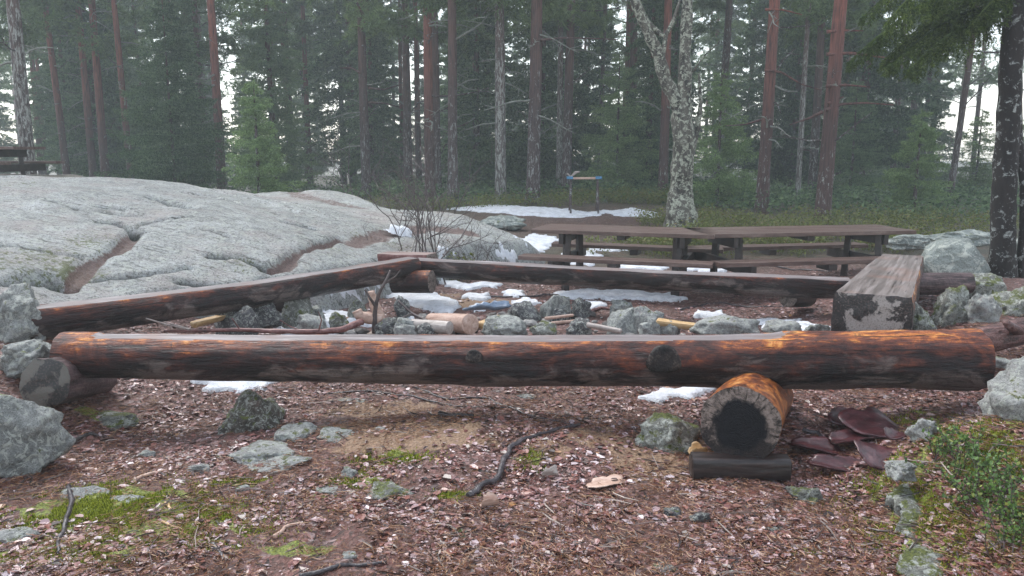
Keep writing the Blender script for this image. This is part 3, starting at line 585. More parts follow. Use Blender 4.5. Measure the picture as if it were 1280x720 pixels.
# ------------------------------------------------------------ logs
def frame(o, p0, p1):
    d = (Vector(p1)-Vector(p0)).normalized(); y = Vector((0, 0, 1)).cross(d).normalized(); z = d.cross(y)
    o.matrix_world = Matrix.Translation(p0) @ Matrix((d, y, z)).transposed().to_4x4()
def make_log(name, label, p0, p1, r0, r1, mat='log', flat=.5, topm='sawn', endm=('end', 'end'), seed=0, cat='log bench', rough=.07, bend=(0, 0), flat0=0., flat1=0., square=0., seg=56, knots=(), fr=1.5, wob=.0, group=None, step=.03):
    L = (Vector(p1)-Vector(p0)).length; n = max(12, int(L/step)); xs = np.linspace(0, L, n)
    th = np.linspace(0, 2*np.pi, seg, endpoint=False)
    Xg, Tg = np.meshgrid(xs, th, indexing='ij'); r = r0+(r1-r0)*Xg/L
    q = np.stack([Xg*fr, np.cos(Tg)*r*6*fr, np.sin(Tg)*r*6*fr], -1).reshape(-1, 3)+seed*7.7
    r = r*(1+rough*fbm(q, 4).reshape(r.shape)+.03*n2(Xg, Tg*0, .8, 2, seed*1.3))
    c, s = np.cos(Tg), np.sin(Tg)
    if square: k = (np.abs(c)**square+np.abs(s)**square)**(-1/square); c = c*k; s = s*k
    Yl = r*c; Zl = r*s
    cut = np.full(n, 99.)
    if flat is not None: cut = (r0+(r1-r0)*xs/L)*(flat+.05*n2(xs, xs*0, .9, 2, seed+4.)); cut = np.where(xs < flat0, cut+(r0*.65)*(1-ss(xs, flat0-.16, flat0)), cut)
    if flat1: cut = cut+r1*.75*ss(xs, L-flat1-.1, L-flat1+.35)
    C = np.repeat(cut[:, None], seg, 1)
    clamped = Zl > C-1e-6
    Zl = np.where(clamped, C+.004*n2(Xg*3, Yl*30, 1., 3, seed), Zl)
    off = np.sin(np.pi*xs/L); by = bend[0]*off+wob*n2(xs, xs*0, .7, 2, seed+2.); bz = bend[1]*off
    V = np.stack([Xg, Yl+by[:, None], Zl+bz[:, None]], -1)
    root = empty(name, (0, 0, 0), label, cat, group); frame(root, p0, p1)
    Fq = grid_faces(n, seg, True); ctop = clamped.ravel()[Fq].all(1); flatV = V.reshape(-1, 3)
    def sub(mask, nm, mt):
        f = Fq[mask]; us = np.unique(f); mp = np.zeros(len(flatV), int); mp[us] = np.arange(len(us)); return put(nm, mesh_np(nm, flatV[us], mp[f], True), M[mt], root)
    sub(~ctop, 'log_body', mat)
    if ctop.any(): sub(ctop, 'sawn_top', topm)
    for k, em in ((0, endm[0]), (n-1, endm[1])):
        ring = V[k]; cen = ring.mean(0); sg = -1 if k == 0 else 1; rings = []
        for j, t in enumerate(np.linspace(1, 0, 12)[:-1]):
            pr = cen+(ring-cen)*t; ee = np.stack([pr[:, 0]*0+seed, pr[:, 1]*14, pr[:, 2]*14], 1)
            pr[:, 0] += sg*(.010*(1-t**3)+.004*fbm(ee, 3)*(t < .99)); rings.append(pr)
        W = np.concatenate(rings+[cen[None]+np.array([[sg*.01, 0, 0]])])-cen; m_ = len(W)-1
        T = [(m_-seg+i, m_-seg+(i+1) % seg, m_) for i in range(seg)]
        e = put('cut_end', mesh_np('cut_end', W, [grid_faces(11, seg, True), np.array(T)], True), M[em], root, tuple(cen))
    for (kx, kang, kr) in knots:
        i = int(kx/L*(n-1)); j = int((kang % (2*np.pi))/(2*np.pi)*seg); c0 = V[i, j]; nd = np.array([0, math.cos(kang), math.sin(kang)])
        A = np.array([1., 0, 0]); B = np.cross(nd, A); tt = np.linspace(0, 2*np.pi, 24, endpoint=False); rs = []
        for t, h in ((1.1, -.03), (1.0, -.004), (.9, .004), (.55, .004), (.25, .004)):
            rr = kr*t*(1+.08*np.sin(3*tt+kx))
            rs.append(c0+A*(np.cos(tt)*rr*1.4)[:, None]+B*(np.sin(tt)*rr)[:, None]+nd*h)
        W = np.concatenate(rs+[(c0+nd*.004)[None]]); T = [(96+a, 96+(a+1) % 24, 120) for a in range(24)]
        put('knot', mesh_np('knot', W, [grid_faces(5, 24, True), np.array(T)], True), M['knot'], root)
    return root
a, b = at(78, 444, 4.42), at(1221, 449, 4.30)
PI = math.pi
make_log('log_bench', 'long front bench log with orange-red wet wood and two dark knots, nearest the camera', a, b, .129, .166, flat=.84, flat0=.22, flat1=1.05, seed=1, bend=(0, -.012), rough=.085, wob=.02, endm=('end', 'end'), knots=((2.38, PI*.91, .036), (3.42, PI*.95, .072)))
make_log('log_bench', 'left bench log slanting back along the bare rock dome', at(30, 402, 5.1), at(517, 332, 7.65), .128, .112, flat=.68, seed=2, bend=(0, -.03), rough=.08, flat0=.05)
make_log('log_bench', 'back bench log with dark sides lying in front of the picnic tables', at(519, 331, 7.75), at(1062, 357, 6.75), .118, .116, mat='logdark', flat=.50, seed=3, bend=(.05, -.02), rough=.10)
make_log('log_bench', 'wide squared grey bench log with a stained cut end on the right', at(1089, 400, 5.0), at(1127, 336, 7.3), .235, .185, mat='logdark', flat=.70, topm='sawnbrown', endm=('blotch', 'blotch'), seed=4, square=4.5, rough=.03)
make_log('support_log', 'thick short log with a black heart and orange side carrying the front bench', (1.065, 3.56, .240), (1.50, 4.65, .04), .183, .19, mat='logorange', flat=None, endm=('enddark', 'end'), seed=5, cat='log', rough=.05)
make_log('support_log', 'dark round log end carrying the left end of the front bench', at(56, 478, 4.18), at(120, 468, 4.75), .135, .13, mat='purplelog', flat=None, endm=('blotchdark', 'end'), seed=6, cat='log', rough=.12)
make_log('log_stub', 'pinkish flat-topped log stub behind the corner of left and back bench', at(478, 320, 8.15), at(540, 322, 7.95), .11, .12, mat='redlog', flat=.35, topm='sawnpink', seed=7, cat='log', rough=.1)
make_log('support_log', 'dark block under the corner where left and back bench meet', at(492, 352, 7.6), at(540, 352, 7.5), .11, .11, mat='logdark', flat=None, seed=8, cat='log')
make_log('support_log', 'short dark block under the middle of the left bench', at(338, 378, 6.9), at(378, 374, 6.75), .10, .10, mat='board', flat=None, seed=9, cat='log')
make_log('support_log', 'purplish grey log crossing under the far part of the wide bench', at(1120, 355, 6.5), at(1212, 354, 6.5), .095, .09, mat='purplelog', flat=None, seed=10, cat='log')
make_log('support_log', 'short dark log under the stained near end of the wide bench', at(1060, 428, 5.35), at(1150, 428, 5.4), .10, .10, mat='board', flat=None, seed=13, cat='log')
ll = make_log('fallen_log', 'reddish log with a branch stump at the right edge behind the front bench', at(1214, 430, 4.8), at(1340, 398, 4.95), .085, .09, mat='barkpurple', flat=None, seed=11, cat='log', rough=.13)
mb = MB(); mb.tube([at(1272, 414, 4.8), at(1262, 408, 4.68), at(1256, 402, 4.66)], [.035, .026, .018], 12, .2); o = mb.build('branch_stump', M['barkpurple'], None, True); o.parent = ll; o.matrix_parent_inverse = ll.matrix_world.inverted()
make_log('board', 'dark wet board lying under the black-hearted log end', (.845, 3.545, .045), (1.285, 3.51, .055), .056, .052, mat='board', flat=None, endm=('board', 'board'), seed=14, cat='board', square=5., rough=.06)
make_log('support_log', 'block supporting the right end of the back bench', at(985, 372, 6.9), at(1010, 372, 7.2), .085, .085, mat='board', flat=None, seed=12, cat='log')

# ------------------------------------------------------------ picnic tables
def table(label, c, rz, L=2.2, H=.75, zg=0., seatz=.50, group='picnic tables'):
    t = empty('picnic_table', (c[0], c[1], zg), label, 'picnic table', group, rz)
    for nm, y0, wtot, npl, z in (('table_top', 0, .74, 5, H), ('bench_seat', -.62, .25, 2, seatz), ('bench_seat', .62, .25, 2, seatz)):
        mb = MB(); pw = wtot/npl
        for k in range(npl):
            rr = random.Random(k*7+int(H*100)+int(y0*50)); mb.box((rr.uniform(-.015, .015), y0-wtot/2+pw*(k+.5), z-.022+rr.uniform(-.002, .002)), (L+(.0 if nm == 'table_top' else .05), pw-.009, .042), bev=.18)
        mb.build(nm, M['table'], t)
    for sx in (-1, 1):
        x = sx*(L/2-.38)
        for sy in (-1, 1):
            mb = MB(); mb.tube([(x, sy*.36, -.25), (x, sy*.27, H-.05)], .045, 4); mb.build('leg', M['tabledark'], t)
        mb = MB(); mb.box((x+.055*sx, 0, H-.10), (.05, .66, .11)); mb.build('top_batten', M['tabledark'], t)
        mb = MB(); mb.box((x+.055*sx, 0, seatz-.10), (.05, 1.5, .11)); mb.build('cross_beam', M['tabledark'], t)
    mb = MB(); mb.box((0, 0, H-.072), (.08, .60, .05)); mb.build('top_batten', M['tabledark'], t)
    for sy in (-1, 1):
        mb = MB(); mb.box((0, sy*.62, seatz-.075), (.09, .24, .06)); mb.build('seat_batten', M['tabledark'], t)
    return t
def table_px(label, a, b, **k):
    A, B = atz(a[0], a[1], .66), atz(b[0], b[1], .66); d = (B-A); L = d.length; ang = math.atan2(d.y, d.x); n = Vector((-d.y, d.x, 0)).normalized(); c = (A+B)/2+n*.37
    return table(label, c, ang, L=L, zg=-.08, **k)
table_px('dark weathered picnic table on the left, its planks angled towards the camera', (664, 287.5), (893, 295))
table_px('dark weathered picnic table on the right, running straight across', (886, 294), (1146, 289))
table('dark picnic table cut by the left edge behind the rock dome', (-8.28, 12.3), R(-4), L=2.0, zg=.86, H=.72)
# trestle
p = gpx(725, 262); t = empty('sawhorse', (p.x, 16.8, gz(p.x, 16.8)), 'small wooden trestle with blue ends at the edge of the forest', 'sawhorse')
zt = .62+.13
mb = MB(); mb.box((0, 0, zt), (.56, .06, .045)); mb.build('crossbar', M['pinkwood'], t)
for sx in (-1, 1):
    mb = MB(); mb.box((sx*.30, 0, zt+.01), (.13, .10, .055)); mb.build('blue_end', M['blue'], t)
    for sy in (-1, 1): mb = MB(); mb.tube([(sx*.29, sy*.22, -.1), (sx*.28, 0, zt)], .022, 6); mb.build('leg', M['barkbrown'], t)
mb = MB(); mb.tube([(-.36, .02, zt+.10), (-.28, 0, zt+.03), (-.18, .01, zt+.12), (-.10, 0, zt+.13)], [.02, .02, .035, .02], 6); mb.build('handle', M['greywood'], t)

# ------------------------------------------------------------ snow
def snow(label, pts, th=.035, Y0=None):
    P = np.array([tuple(gpx(a, b, surf)[:2]) for a, b in pts]); lo = P.min(0)-.1; hi = P.max(0)+.1; st = max(.02, (hi-lo).max()/170)
    Xs, Ys = np.meshgrid(np.arange(lo[0], hi[0], st), np.arange(lo[1], hi[1], st))
    wb = st*3+.03; xs = Xs+wb*n2(Xs, Ys, 5., 3, 1.); ys = Ys+wb*n2(Xs, Ys, 5., 3, 5.)
    ins = np.zeros(Xs.shape, bool); D = np.full(Xs.shape, 99.)
    for i in range(len(P)):
        a, b = P[i], P[(i+1) % len(P)]
        cr = ((a[1] > ys) != (b[1] > ys)) & (xs < (b[0]-a[0])*(ys-a[1])/(b[1]-a[1]+1e-12)+a[0]); ins ^= cr
        ab = b-a; t = np.clip(((xs-a[0])*ab[0]+(ys-a[1])*ab[1])/(ab@ab+1e-9), 0, 1); D = np.minimum(D, np.hypot(xs-a[0]-t*ab[0], ys-a[1]-t*ab[1]))
    D = np.where(ins, D, -D); D = D+.03*n2(Xs, Ys, 9., 3, 2.)
    h = .6*th*(1.6*np.sqrt(np.clip(D, 0, None)/.12+1e-6)/(1+np.sqrt(np.clip(D, 0, None)/.12)))+.012*n2(Xs, Ys, 7., 3, 3.)
    Zs = surf(Xs, Ys)+np.where(D > 0, h+.012, -.05)
    f = grid_faces(*Xs.shape); f = f[(D.ravel()[f] > -.01).any(1)]
    if not len(f): return
    us = np.unique(f); mp = np.zeros(Xs.size, int); mp[us] = np.arange(len(us))
    c = P.mean(0); V = np.stack([Xs-c[0], Ys-c[1], Zs], -1).reshape(-1, 3)[us]
    z0 = V[:, 2].min(); V[:, 2] -= z0
    o = put('snow_patch', mesh_np('snow_patch', V, mp[f], True), M['snow'], None, (c[0], c[1], z0)); tag(o, label, 'snow patch', 'patches of old snow')
snow('snow patch showing under the front log left of the dark pointed rock', [(222, 478), (270, 464), (350, 470), (345, 484), (300, 494), (255, 490)], .03)
snow('snow patch close behind the middle of the left bench', [(412, 366), (440, 356), (478, 350), (480, 356), (440, 372), (415, 378)], .05)
snow('snow patch in front of the upright snag, beside the long branch', [(352, 400), (400, 390), (442, 392), (446, 412), (400, 424), (356, 420)], .05)
snow('snow patch right of the upright snag', [(484, 370), (530, 361), (548, 370), (580, 384), (560, 392), (520, 386), (500, 380)], .05)
snow('small lump of snow beside the pinkish firewood', [(494, 398), (512, 396), (516, 404), (496, 408)], .04)
snow('tapering snow tongue close in front of the corner of the back bench', [(538, 344), (556, 346), (590, 356), (622, 355), (620, 361), (580, 362), (545, 354)], .04)
snow('thin snow strip just in front of the back bench, left half', [(602, 345), (670, 346), (674, 350), (620, 350)], .03)
snow('long snow strip in front of the back bench, right of the middle', [(694, 368), (740, 363), (812, 368), (848, 371), (846, 378), (780, 376), (700, 373)], .05)
snow('snow beside the broad low stone right of the fire ring', [(940, 401), (985, 400), (1030, 408), (1040, 416), (960, 416)], .04)
snow('snow strip right of the mossy rock beneath the front log', [(790, 500), (830, 489), (896, 486), (892, 494), (840, 502)], .03)
snow('long snow strip along the forest edge', [(560, 262), (600, 257), (660, 260), (730, 266), (760, 264), (752, 270), (700, 272), (650, 270), (600, 266)], .05)
snow('broken snow strip at the forest edge left of the forked pale tree', [(752, 265), (790, 261), (826, 268), (824, 273), (796, 271), (770, 270)], .05)
for l_, a_, b_, w_ in (('crumb of snow under the middle of the left log', 352, 388, 14), ('crumb of snow left of the dark knot in the fire pit', 596, 372, 16), ('little snow scrap behind the fire ring stones, right half', 742, 382, 18), ('little snow scrap before the wide bench, beside the thin dark branch', 886, 394, 20), ('small snow scrap between the corner block and the snow tongue', 520, 352, 12), ('snow scrap at the foot of the upright snag', 450, 404, 14), ('snow scrap beside the dark long branch before the back bench', 650, 378, 18), ('snow scrap right of the crumpled plastic sheet', 644, 368, 12), ('snow scrap right of the pinkish billet', 596, 386, 10)):
    snow(l_, [(a_-w_, b_), (a_-w_*.3, b_-4), (a_+w_*.7, b_-3), (a_+w_, b_+2), (a_+w_*.2, b_+5), (a_-w_*.7, b_+3)], .04)
snow('snow patch beyond the left picnic table', [(634, 292), (664, 291), (700, 299), (690, 305), (650, 300)], .03)
snow('snow patch under the left picnic table', [(700, 318), (740, 314), (756, 322), (740, 332), (700, 330)], .04)
snow('snow under the right half of the left picnic table', [(770, 328), (830, 334), (828, 340), (780, 338)], .03)
snow('thin snow streak under the far bench of the left picnic table', [(735, 309), (785, 308), (788, 314), (740, 315)], .03)
snow('snow patch behind the left end of the back bench', [(610, 316), (640, 312), (646, 324), (622, 326)], .04)
snow('snow crumbs behind the pinkish log stub', [(543, 310), (560, 313), (570, 318), (545, 320)], .03)
snow('small snow patch on the rock right of the dome', [(482, 281), (505, 285), (506, 289), (486, 286)], .03)
snow('snow streak between the table legs and the back bench', [(835, 336), (880, 330), (905, 338), (890, 342)], .03)

# ------------------------------------------------------------ litter (uncountable)
rn = np.random.RandomState(3)
def scatter(n, y0, y1, pw=1.6, xr=.72):
    y = y0+(y1-y0)*rn.rand(n)**pw; x = (rn.rand(n)*2-1)*xr*y; return x, y
def rot_basis(n, maxtilt):
    az = rn.rand(n)*2*np.pi; t = rn.rand(n)**1.3*maxtilt; ta = rn.rand(n)*2*np.pi
    N = np.stack([np.sin(t)*np.cos(ta), np.sin(t)*np.sin(ta), np.cos(t)], 1); A = np.stack([np.cos(az), np.sin(az), 0*az], 1)
    A = A-N*(A*N).sum(1)[:, None]; A /= np.linalg.norm(A, axis=1)[:, None]; return A, np.cross(N, A), N
def leaves(n, y0, y1, s0, s1, m, name, label, tilt=.5, asp=(.5, .9), lift=.008, pw=1.6, mask=None, curl=.25, fn=G, xr=.72):
    x, y = scatter(n, y0, y1, pw, xr)
    if mask is not None: k = mask(x, y); x, y = x[k], y[k]; n = len(x)
    z = fn(x, y)+lift*rn.rand(n); A, B, N = rot_basis(n, tilt); s = s0+(s1-s0)*rn.rand(n)**2.6; w = s*(asp[0]+(asp[1]-asp[0])*rn.rand(n))
    P = np.stack([x, y, z], 1); sh = np.array([(-1, 0, 0), (-.45, .8, 1), (.35, .9, 1), (1, .1, 0), (.4, -.85, 1), (-.5, -.75, 1)], float)
    V = P[:, None]+A[:, None]*(sh[None, :, 0:1]*s[:, None, None]*(1+.25*(rn.rand(n, 6, 1)-.5)))/2+B[:, None]*(sh[None, :, 1:2]*w[:, None, None]*(1+.5*(rn.rand(n, 6, 1)-.5)))/2+N[:, None]*(sh[None, :, 2:3]*(s*curl*(rn.rand(n)-.35))[:, None, None])
    b = np.arange(n)[:, None]*6; Fq = np.concatenate([b+np.array([[0, 1, 2, 3]]), b+np.array([[0, 3, 4, 5]])])
    o = put(name, mesh_np(name, V.reshape(-1, 3), Fq), M[m]); tag(o, label, 'leaf litter', kind='stuff'); return o
def no_log(x, y): return np.ones(len(x), bool)
def clump(x, y, f=1.2, t=0.): return n2(x, y, f, 3, 21.)+.5*n2(x, y, f*3.3, 2, 41.) > t+rn.rand(len(x))*.7-.5
def nosoil(x, y): 
    a = np.zeros(len(x))
    for (px, py, r1, r2) in [(480, 520, .45, .22), (560, 530, .4, .22), (820, 572, .42, .3), (440, 540, .3, .16), (520, 550, .4, .2)]:
        p = gpx(px, py); a = np.maximum(a, gauss(x, y, p.x, p.y, r1, r2))
    return (rn.rand(len(x)) > a*1.15) & clump(x, y) & (n2(x, y, 4.5, 3, 33.) > rn.rand(len(x))*1.1-.9)
leaves(90000, 2.2, 5.4, .008, .048, 'litter', 'leaf_litter', 'wet pinkish brown leaves and bark flakes covering the foreground', mask=nosoil, pw=1.2)
leaves(26000, 4.8, 9.5, .02, .05, 'litter', 'leaf_litter', 'reddish leaf litter inside the log square', pw=1., mask=lambda x, y: clump(x, y, .9), xr=.6)
leaves(9000, 2.2, 4.8, .025, .06, 'litter', 'bark_flakes', 'larger flat bark flakes strewn over the foreground', tilt=.35, asp=(.3, .8), pw=1.2, mask=clump)
leaves(120000, 2.2, 5.0, .004, .011, 'litter', 'leaf_crumbs', 'small crumbs of bark and leaf between the wet leaves', mask=nosoil, pw=1.1, asp=(.6, 1.), tilt=1.0, lift=.012)
def slivers(n, y0, y1, l0, l1, wd, m, name, label, cat, xr=.72, tilt=.25, pw=1.3, lift=.012):
    x, y = scatter(n, y0, y1, pw, xr); k = clump(x, y, 1.7, -.15); x, y = x[k], y[k]; n = len(x); z = G(x, y)+lift*rn.rand(n)+.004
    A, B, N = rot_basis(n, tilt); L = l0+(l1-l0)*rn.rand(n)**3; P = np.stack([x, y, z], 1); w_ = wd*(.6+.8*rn.rand(n))
    bnd = (rn.rand(n)-.5)*L*.35
    pts = []
    for t, k2 in ((-.5, 0), (0, 1), (.5, 0)):
        c = P+A*(L*t)[:, None]+B*(bnd*k2)[:, None]
        for ang in (0, 2.1, 4.2): pts.append(c+B*(w_*np.cos(ang)*(1 if k2 else .6))[:, None]+N*(w_*np.sin(ang)*(1 if k2 else .6))[:, None])
    V = np.stack(pts, 1); b = np.arange(n)[:, None]*9
    q = [(r*3+i, r*3+(i+1) % 3, (r+1)*3+(i+1) % 3, (r+1)*3+i) for r in (0, 1) for i in range(3)]
    Fq = np.concatenate([b+np.array([f]) for f in q]); o = put(name, mesh_np(name, V.reshape(-1, 3), Fq), M[m]); tag(o, label, cat, kind='stuff')
slivers(90000, 2.2, 6., .02, .06, .0012, 'needles', 'pine_needle_litter', 'rusty pine needles scattered through the leaf litter', 'needle litter')
slivers(4200, 2.2, 8.8, .04, .22, .0028, 'twigs', 'twig_litter', 'thin broken twigs strewn over the ground', 'twig litter')
# moss tufts
def tufts(n, areas, hgt, name, label, m='moss', fn=G):
    Vs = []
    for (px, py, r1, r2, wgt) in areas:
        p = gpx(px, py, fn); k = int(n*wgt); x = p.x+rn.normal(size=k)*r1*.62; y = p.y+rn.normal(size=k)*r2*.62
        kk = n2(x, y, 7., 3, 4.) > -.12; x, y = x[kk], y[kk]; k = len(x); z = fn(x, y)
        hh = hgt*(.4+.9*rn.rand(k)); az = rn.rand(k)*2*np.pi; ln = .5*rn.rand(k)
        b = np.stack([x, y, z-.004], 1); wv = np.stack([np.cos(az), np.sin(az), 0*az], 1)*(hgt*.28)
        tip = b+np.stack([np.cos(az+1.5)*ln*hh, np.sin(az+1.5)*ln*hh, hh], 1); Vs.append(np.stack([b-wv, b+wv, tip], 1))
    V = np.concatenate(Vs); mb = MB(); mb.tris(V); o = mb.build(name, M[m]); tag(o, label, 'moss', kind='stuff')
tufts(60000, [(130, 640, .36, .22, .6), (195, 655, .34, .16, .45), (90, 690, .3, .1, .25), (490, 575, .14, .06, .08), (660, 575, .07, .08, .05), (450, 600, .12, .06, .07), (300, 605, .1, .04, .04), (570, 620, .09, .03, .03)], .013, 'moss', 'bright yellow-green moss in the left foreground')
tufts(60000, [(1200, 650, .26, .3, .35), (1175, 590, .22, .25, .35), (1235, 570, .2, .25, .3), (1160, 540, .14, .2, .15)], .016, 'moss', 'olive green moss on the bank at lower right')

# ------------------------------------------------------------ sticks, roots, bark
def ground_path(pts, r, n=26, fn=G, wig=.008, seed=0):
    P = [gpx(a, b, fn) for a, b in pts]; P = np.array([tuple(p) for p in P]); t = np.linspace(0, len(P)-1, n); i = np.clip(t.astype(int), 0, len(P)-2); f = t-i
    Q = P[i]*(1-f)[:, None]+P[i+1]*f[:, None]; Q[:, 0] += wig*n2(t, t*0, 1.1, 2, seed+.5); Q[:, 1] += wig*n2(t, t*0, 1.1, 2, seed+5.5)
    Q[:, 2] = fn(Q[:, 0], Q[:, 1])+r; return Q
def stick(label, pts, r, m='root', name='stick', cat='stick', seed=0, fn=G, wig=.01, taper=.5, rough=.25):
    Q = ground_path(pts, r*.7, 30, fn, wig, seed); c = Q[0].copy(); mb = MB(); mb.tube(Q-c, np.linspace(r, r*taper, 30), 10, rough, seed)
    return tag(mb.build(name, M[m], None, True, tuple(c)), label, cat)
stick('crooked dark root snaking through the litter in the centre foreground', [(586, 622), (604, 610), (626, 600), (632, 580), (640, 560), (655, 553), (690, 543), (722, 533)], .017, seed=1, name='root', cat='root', wig=.02, rough=.4)
stick('black stick lying on the bright moss', [(85, 612), (88, 630), (84, 655), (76, 675), (71, 696)], .013, seed=2)
stick('dark stick at the bottom edge left of the centre', [(372, 724), (410, 716), (440, 709), (482, 706)], .010, seed=3)
stick('short dark stick upright in the lower left litter', [(268, 682), (278, 704)], .010, seed=4)
stick('thick charred stick lying under the front log, centre', [(548, 520), (572, 522), (592, 522)], .016, 'board', seed=5)
stick('thin twisted root behind the charred stick', [(410, 494), (470, 490), (520, 497), (590, 512), (640, 510)], .007, seed=6, name='root', cat='root')
stick('long thin twig on the ground beneath the front log', [(600, 503), (650, 513), (720, 525), (780, 520)], .007, seed=7)
stick('forked thin root below the front log, right of the centre', [(520, 486), (560, 500), (610, 498), (660, 520), (720, 533)], .008, seed=8, name='root', cat='root')
stick('pale stick in the lower middle litter', [(344, 674), (356, 664), (376, 655)], .009, 'pinkwood', seed=9)
stick('yellow chip of wood near the moss patch', [(203, 655), (228, 664)], .006, 'paleWood', seed=10)
stick('orange chip of wood right of the moss', [(206, 632), (214, 640)], .008, 'paleWood', seed=11)
stick('pale long splinter beside the flat slab', [(170, 602), (208, 590)], .010, 'pinkwood', seed=12)
stick('short brown stick below the crooked root', [(628, 618), (668, 622)], .009, 'redlog', seed=13)
stick('thin dark twig on the ground in the lower right', [(1080, 690), (1120, 688), (1150, 698)], .004, seed=14)
stick('thin twig above the lower right dark twig', [(1080, 672), (1130, 668), (1175, 690)], .003, seed=15)
stick('yellow splinter at the dark pointed rock', [(326, 538), (347, 528)], .007, 'paleWood', seed=16)
stick('little pink splinter right of the root', [(690, 602), (716, 598)], .005, 'pinkwood', seed=17)
stick('dark curved stick beside the red bark sheets', [(1004, 540), (1022, 544), (1034, 556), (1048, 562)], .014, 'root', seed=18)
stick('short dark stick lying at the edge of the dark pointed rock', [(80, 556), (110, 545), (124, 548)], .014, 'board', seed=19)
stick('dark long branch lying inside the log square before the back bench', [(600, 372), (640, 372), (690, 369), (760, 368)], .012, 'root', seed=20)
stick('thin dark branch on the ground before the wide bench', [(850, 388), (890, 380), (940, 385), (1000, 384)], .010, 'root', seed=21)
stick('thin branch on the ground at the foot of the tables', [(960, 332), (1000, 338), (1040, 340)], .012, 'root', seed=22)
stick('curved reddish stick in the right half of the fire ring', [(736, 392), (750, 386), (766, 388)], .018, 'redlog', seed=23)
# bark sheets
def sheet(label, px, py, L, W, rz, m, th=.012, seed=0, tilt=(0, 0), cat='bark', name='bark_sheet', lift=.02, curl=.03):
    rnd = np.random.RandomState(seed); n = 36; th_ = np.linspace(0, 2*np.pi, n, endpoint=False)
    rad = 1+.16*np.sin(2*th_+rnd.rand()*6)+.1*np.sin(5*th_+rnd.rand()*6)+.06*rnd.normal(size=n); rings = []
    if m == 'barksheet': rad = np.interp(th_, np.linspace(0, 2*np.pi, 10), (lambda q: np.append(q, q[0]))(.75+.5*rnd.rand(9)))+.03*rnd.normal(size=n)
    sq = (np.abs(np.cos(th_))**3.5+np.abs(np.sin(th_))**3.5)**(-1/3.5)
    for sgn in (1, -1):
        for t in (np.linspace(.02, 1, 8) if sgn > 0 else np.linspace(1, .02, 8)):
            x = L/2*np.cos(th_)*sq*rad*t; y = W/2*np.sin(th_)*sq*rad*t; z = curl*(2*y/W)**2+.25*curl*fbm(np.stack([x*9+seed, y*9, y*0], 1), 3)+sgn*th/2*(1 if t < 1 else .6); rings.append(np.stack([x, y, z], 1))
    V = np.concatenate(rings); p = gpx(px, py)
    o = put(name, mesh_np(name, V, grid_faces(16, n, True), True), M[m], None, (p.x, p.y, p.z+lift)); o.rotation_euler = (tilt[0], tilt[1], rz); tag(o, label, cat); return o
sheet('largest dark red bark sheet leaning on the pile below the front log', 1092, 545, .36, .30, .5, 'barksheet', seed=1, tilt=(.28, .12), lift=.05)
sheet('dark red bark sheet at the lower right of the pile', 1098, 582, .20, .20, 1.2, 'barksheet', seed=2, tilt=(.14, -.15), lift=.03)
sheet('dark red bark sheet with a pale torn edge at the front of the pile', 1046, 590, .27, .14, -.4, 'barksheet', seed=3, tilt=(.10, .1), lift=.02)
sheet('dark red bark sheet at the left of the pile next to the log', 1018, 566, .25, .16, -.5, 'barksheet', seed=4, tilt=(.08, .05), lift=.025)
sheet('small red bark sheet in the middle of the pile', 1058, 560, .22, .16, .2, 'barksheet', seed=5, tilt=(.1, -.1), lift=.045)
sheet('small reddish bark piece at the right tip of the pile', 1118, 558, .12, .09, .8, 'barksheet', seed=6, tilt=(.2, 0), lift=.05)
sheet('dark bark sheet tucked under the front log behind the pile', 1060, 530, .26, .2, .9, 'barksheet', seed=16, tilt=(.1, 0), lift=.03)
sheet('tan flat bark piece right of the crooked root', 757, 608, .17, .10, .35, 'pinkwood', th=.006, seed=7, lift=.012, curl=.01)
sheet('pale pink curled bark flake below the crooked root', 612, 636, .09, .045, .3, 'pinkwood', th=.004, seed=8, lift=.012)
sheet('white curled flake right of the crooked root', 688, 598, .07, .03, .1, 'greywood', th=.004, seed=9, lift=.014)
sheet('pale yellow wood plate left of the dark board', 872, 572, .10, .05, .2, 'paleWood', th=.01, seed=10, lift=.02)
# firewood
def billet(label, p0, p1, r, m, seed=0, name='firewood', em='end', flat=None, group='firewood by the fire ring'): 
    return make_log(name, label, p0, p1, r, r*.92, mat=m, flat=flat, topm=m, endm=(m, m), seed=seed, cat='firewood', seg=20, step=.02, rough=.08, group=group)
billet('thick pinkish debarked billet pointing at the camera right of the snow', at(588, 405, 6.3), at(540, 402, 6.8), .085, 'pinkwood', 31)
billet('pale grey billet beside the thick pinkish one', at(562, 410, 6.1), at(516, 406, 6.3), .055, 'greywood', 32)
billet('orange split wood between the billet and the grey stone', at(604, 404, 6.4), at(628, 395, 6.7), .06, 'paleWood', 33, flat=.1)
billet('fresh yellow split stick at the right of the fire ring', at(822, 400, 6.3), at(878, 407, 6.2), .055, 'paleWood', 34, flat=.1)
billet('pale grey stick lying across the right of the fire ring', at(735, 406, 6.25), at(776, 414, 6.1), .022, 'greywood', 35)
billet('thin pale stick on top of the ring of stones', at(682, 398, 6.6), at(716, 394, 6.7), .014, 'pinkwood', 36)
billet('second thin pale stick below the first one', at(690, 404, 6.5), at(722, 401, 6.6), .014, 'pinkwood', 37)
billet('orange broken wood piece in the shade behind the left bench', at(242, 404, 6.0), at(288, 392, 6.3), .04, 'paleWood', 38, flat=.2)
o = sheet('crumpled blue-grey plastic sheet on top of the fire ring', 612, 388, .36, .14, .15, 'bluecloth', th=.02, seed=12, cat='plastic', name='plastic_sheet', lift=.13, curl=.05); o.location = at(610, 386, 6.85)
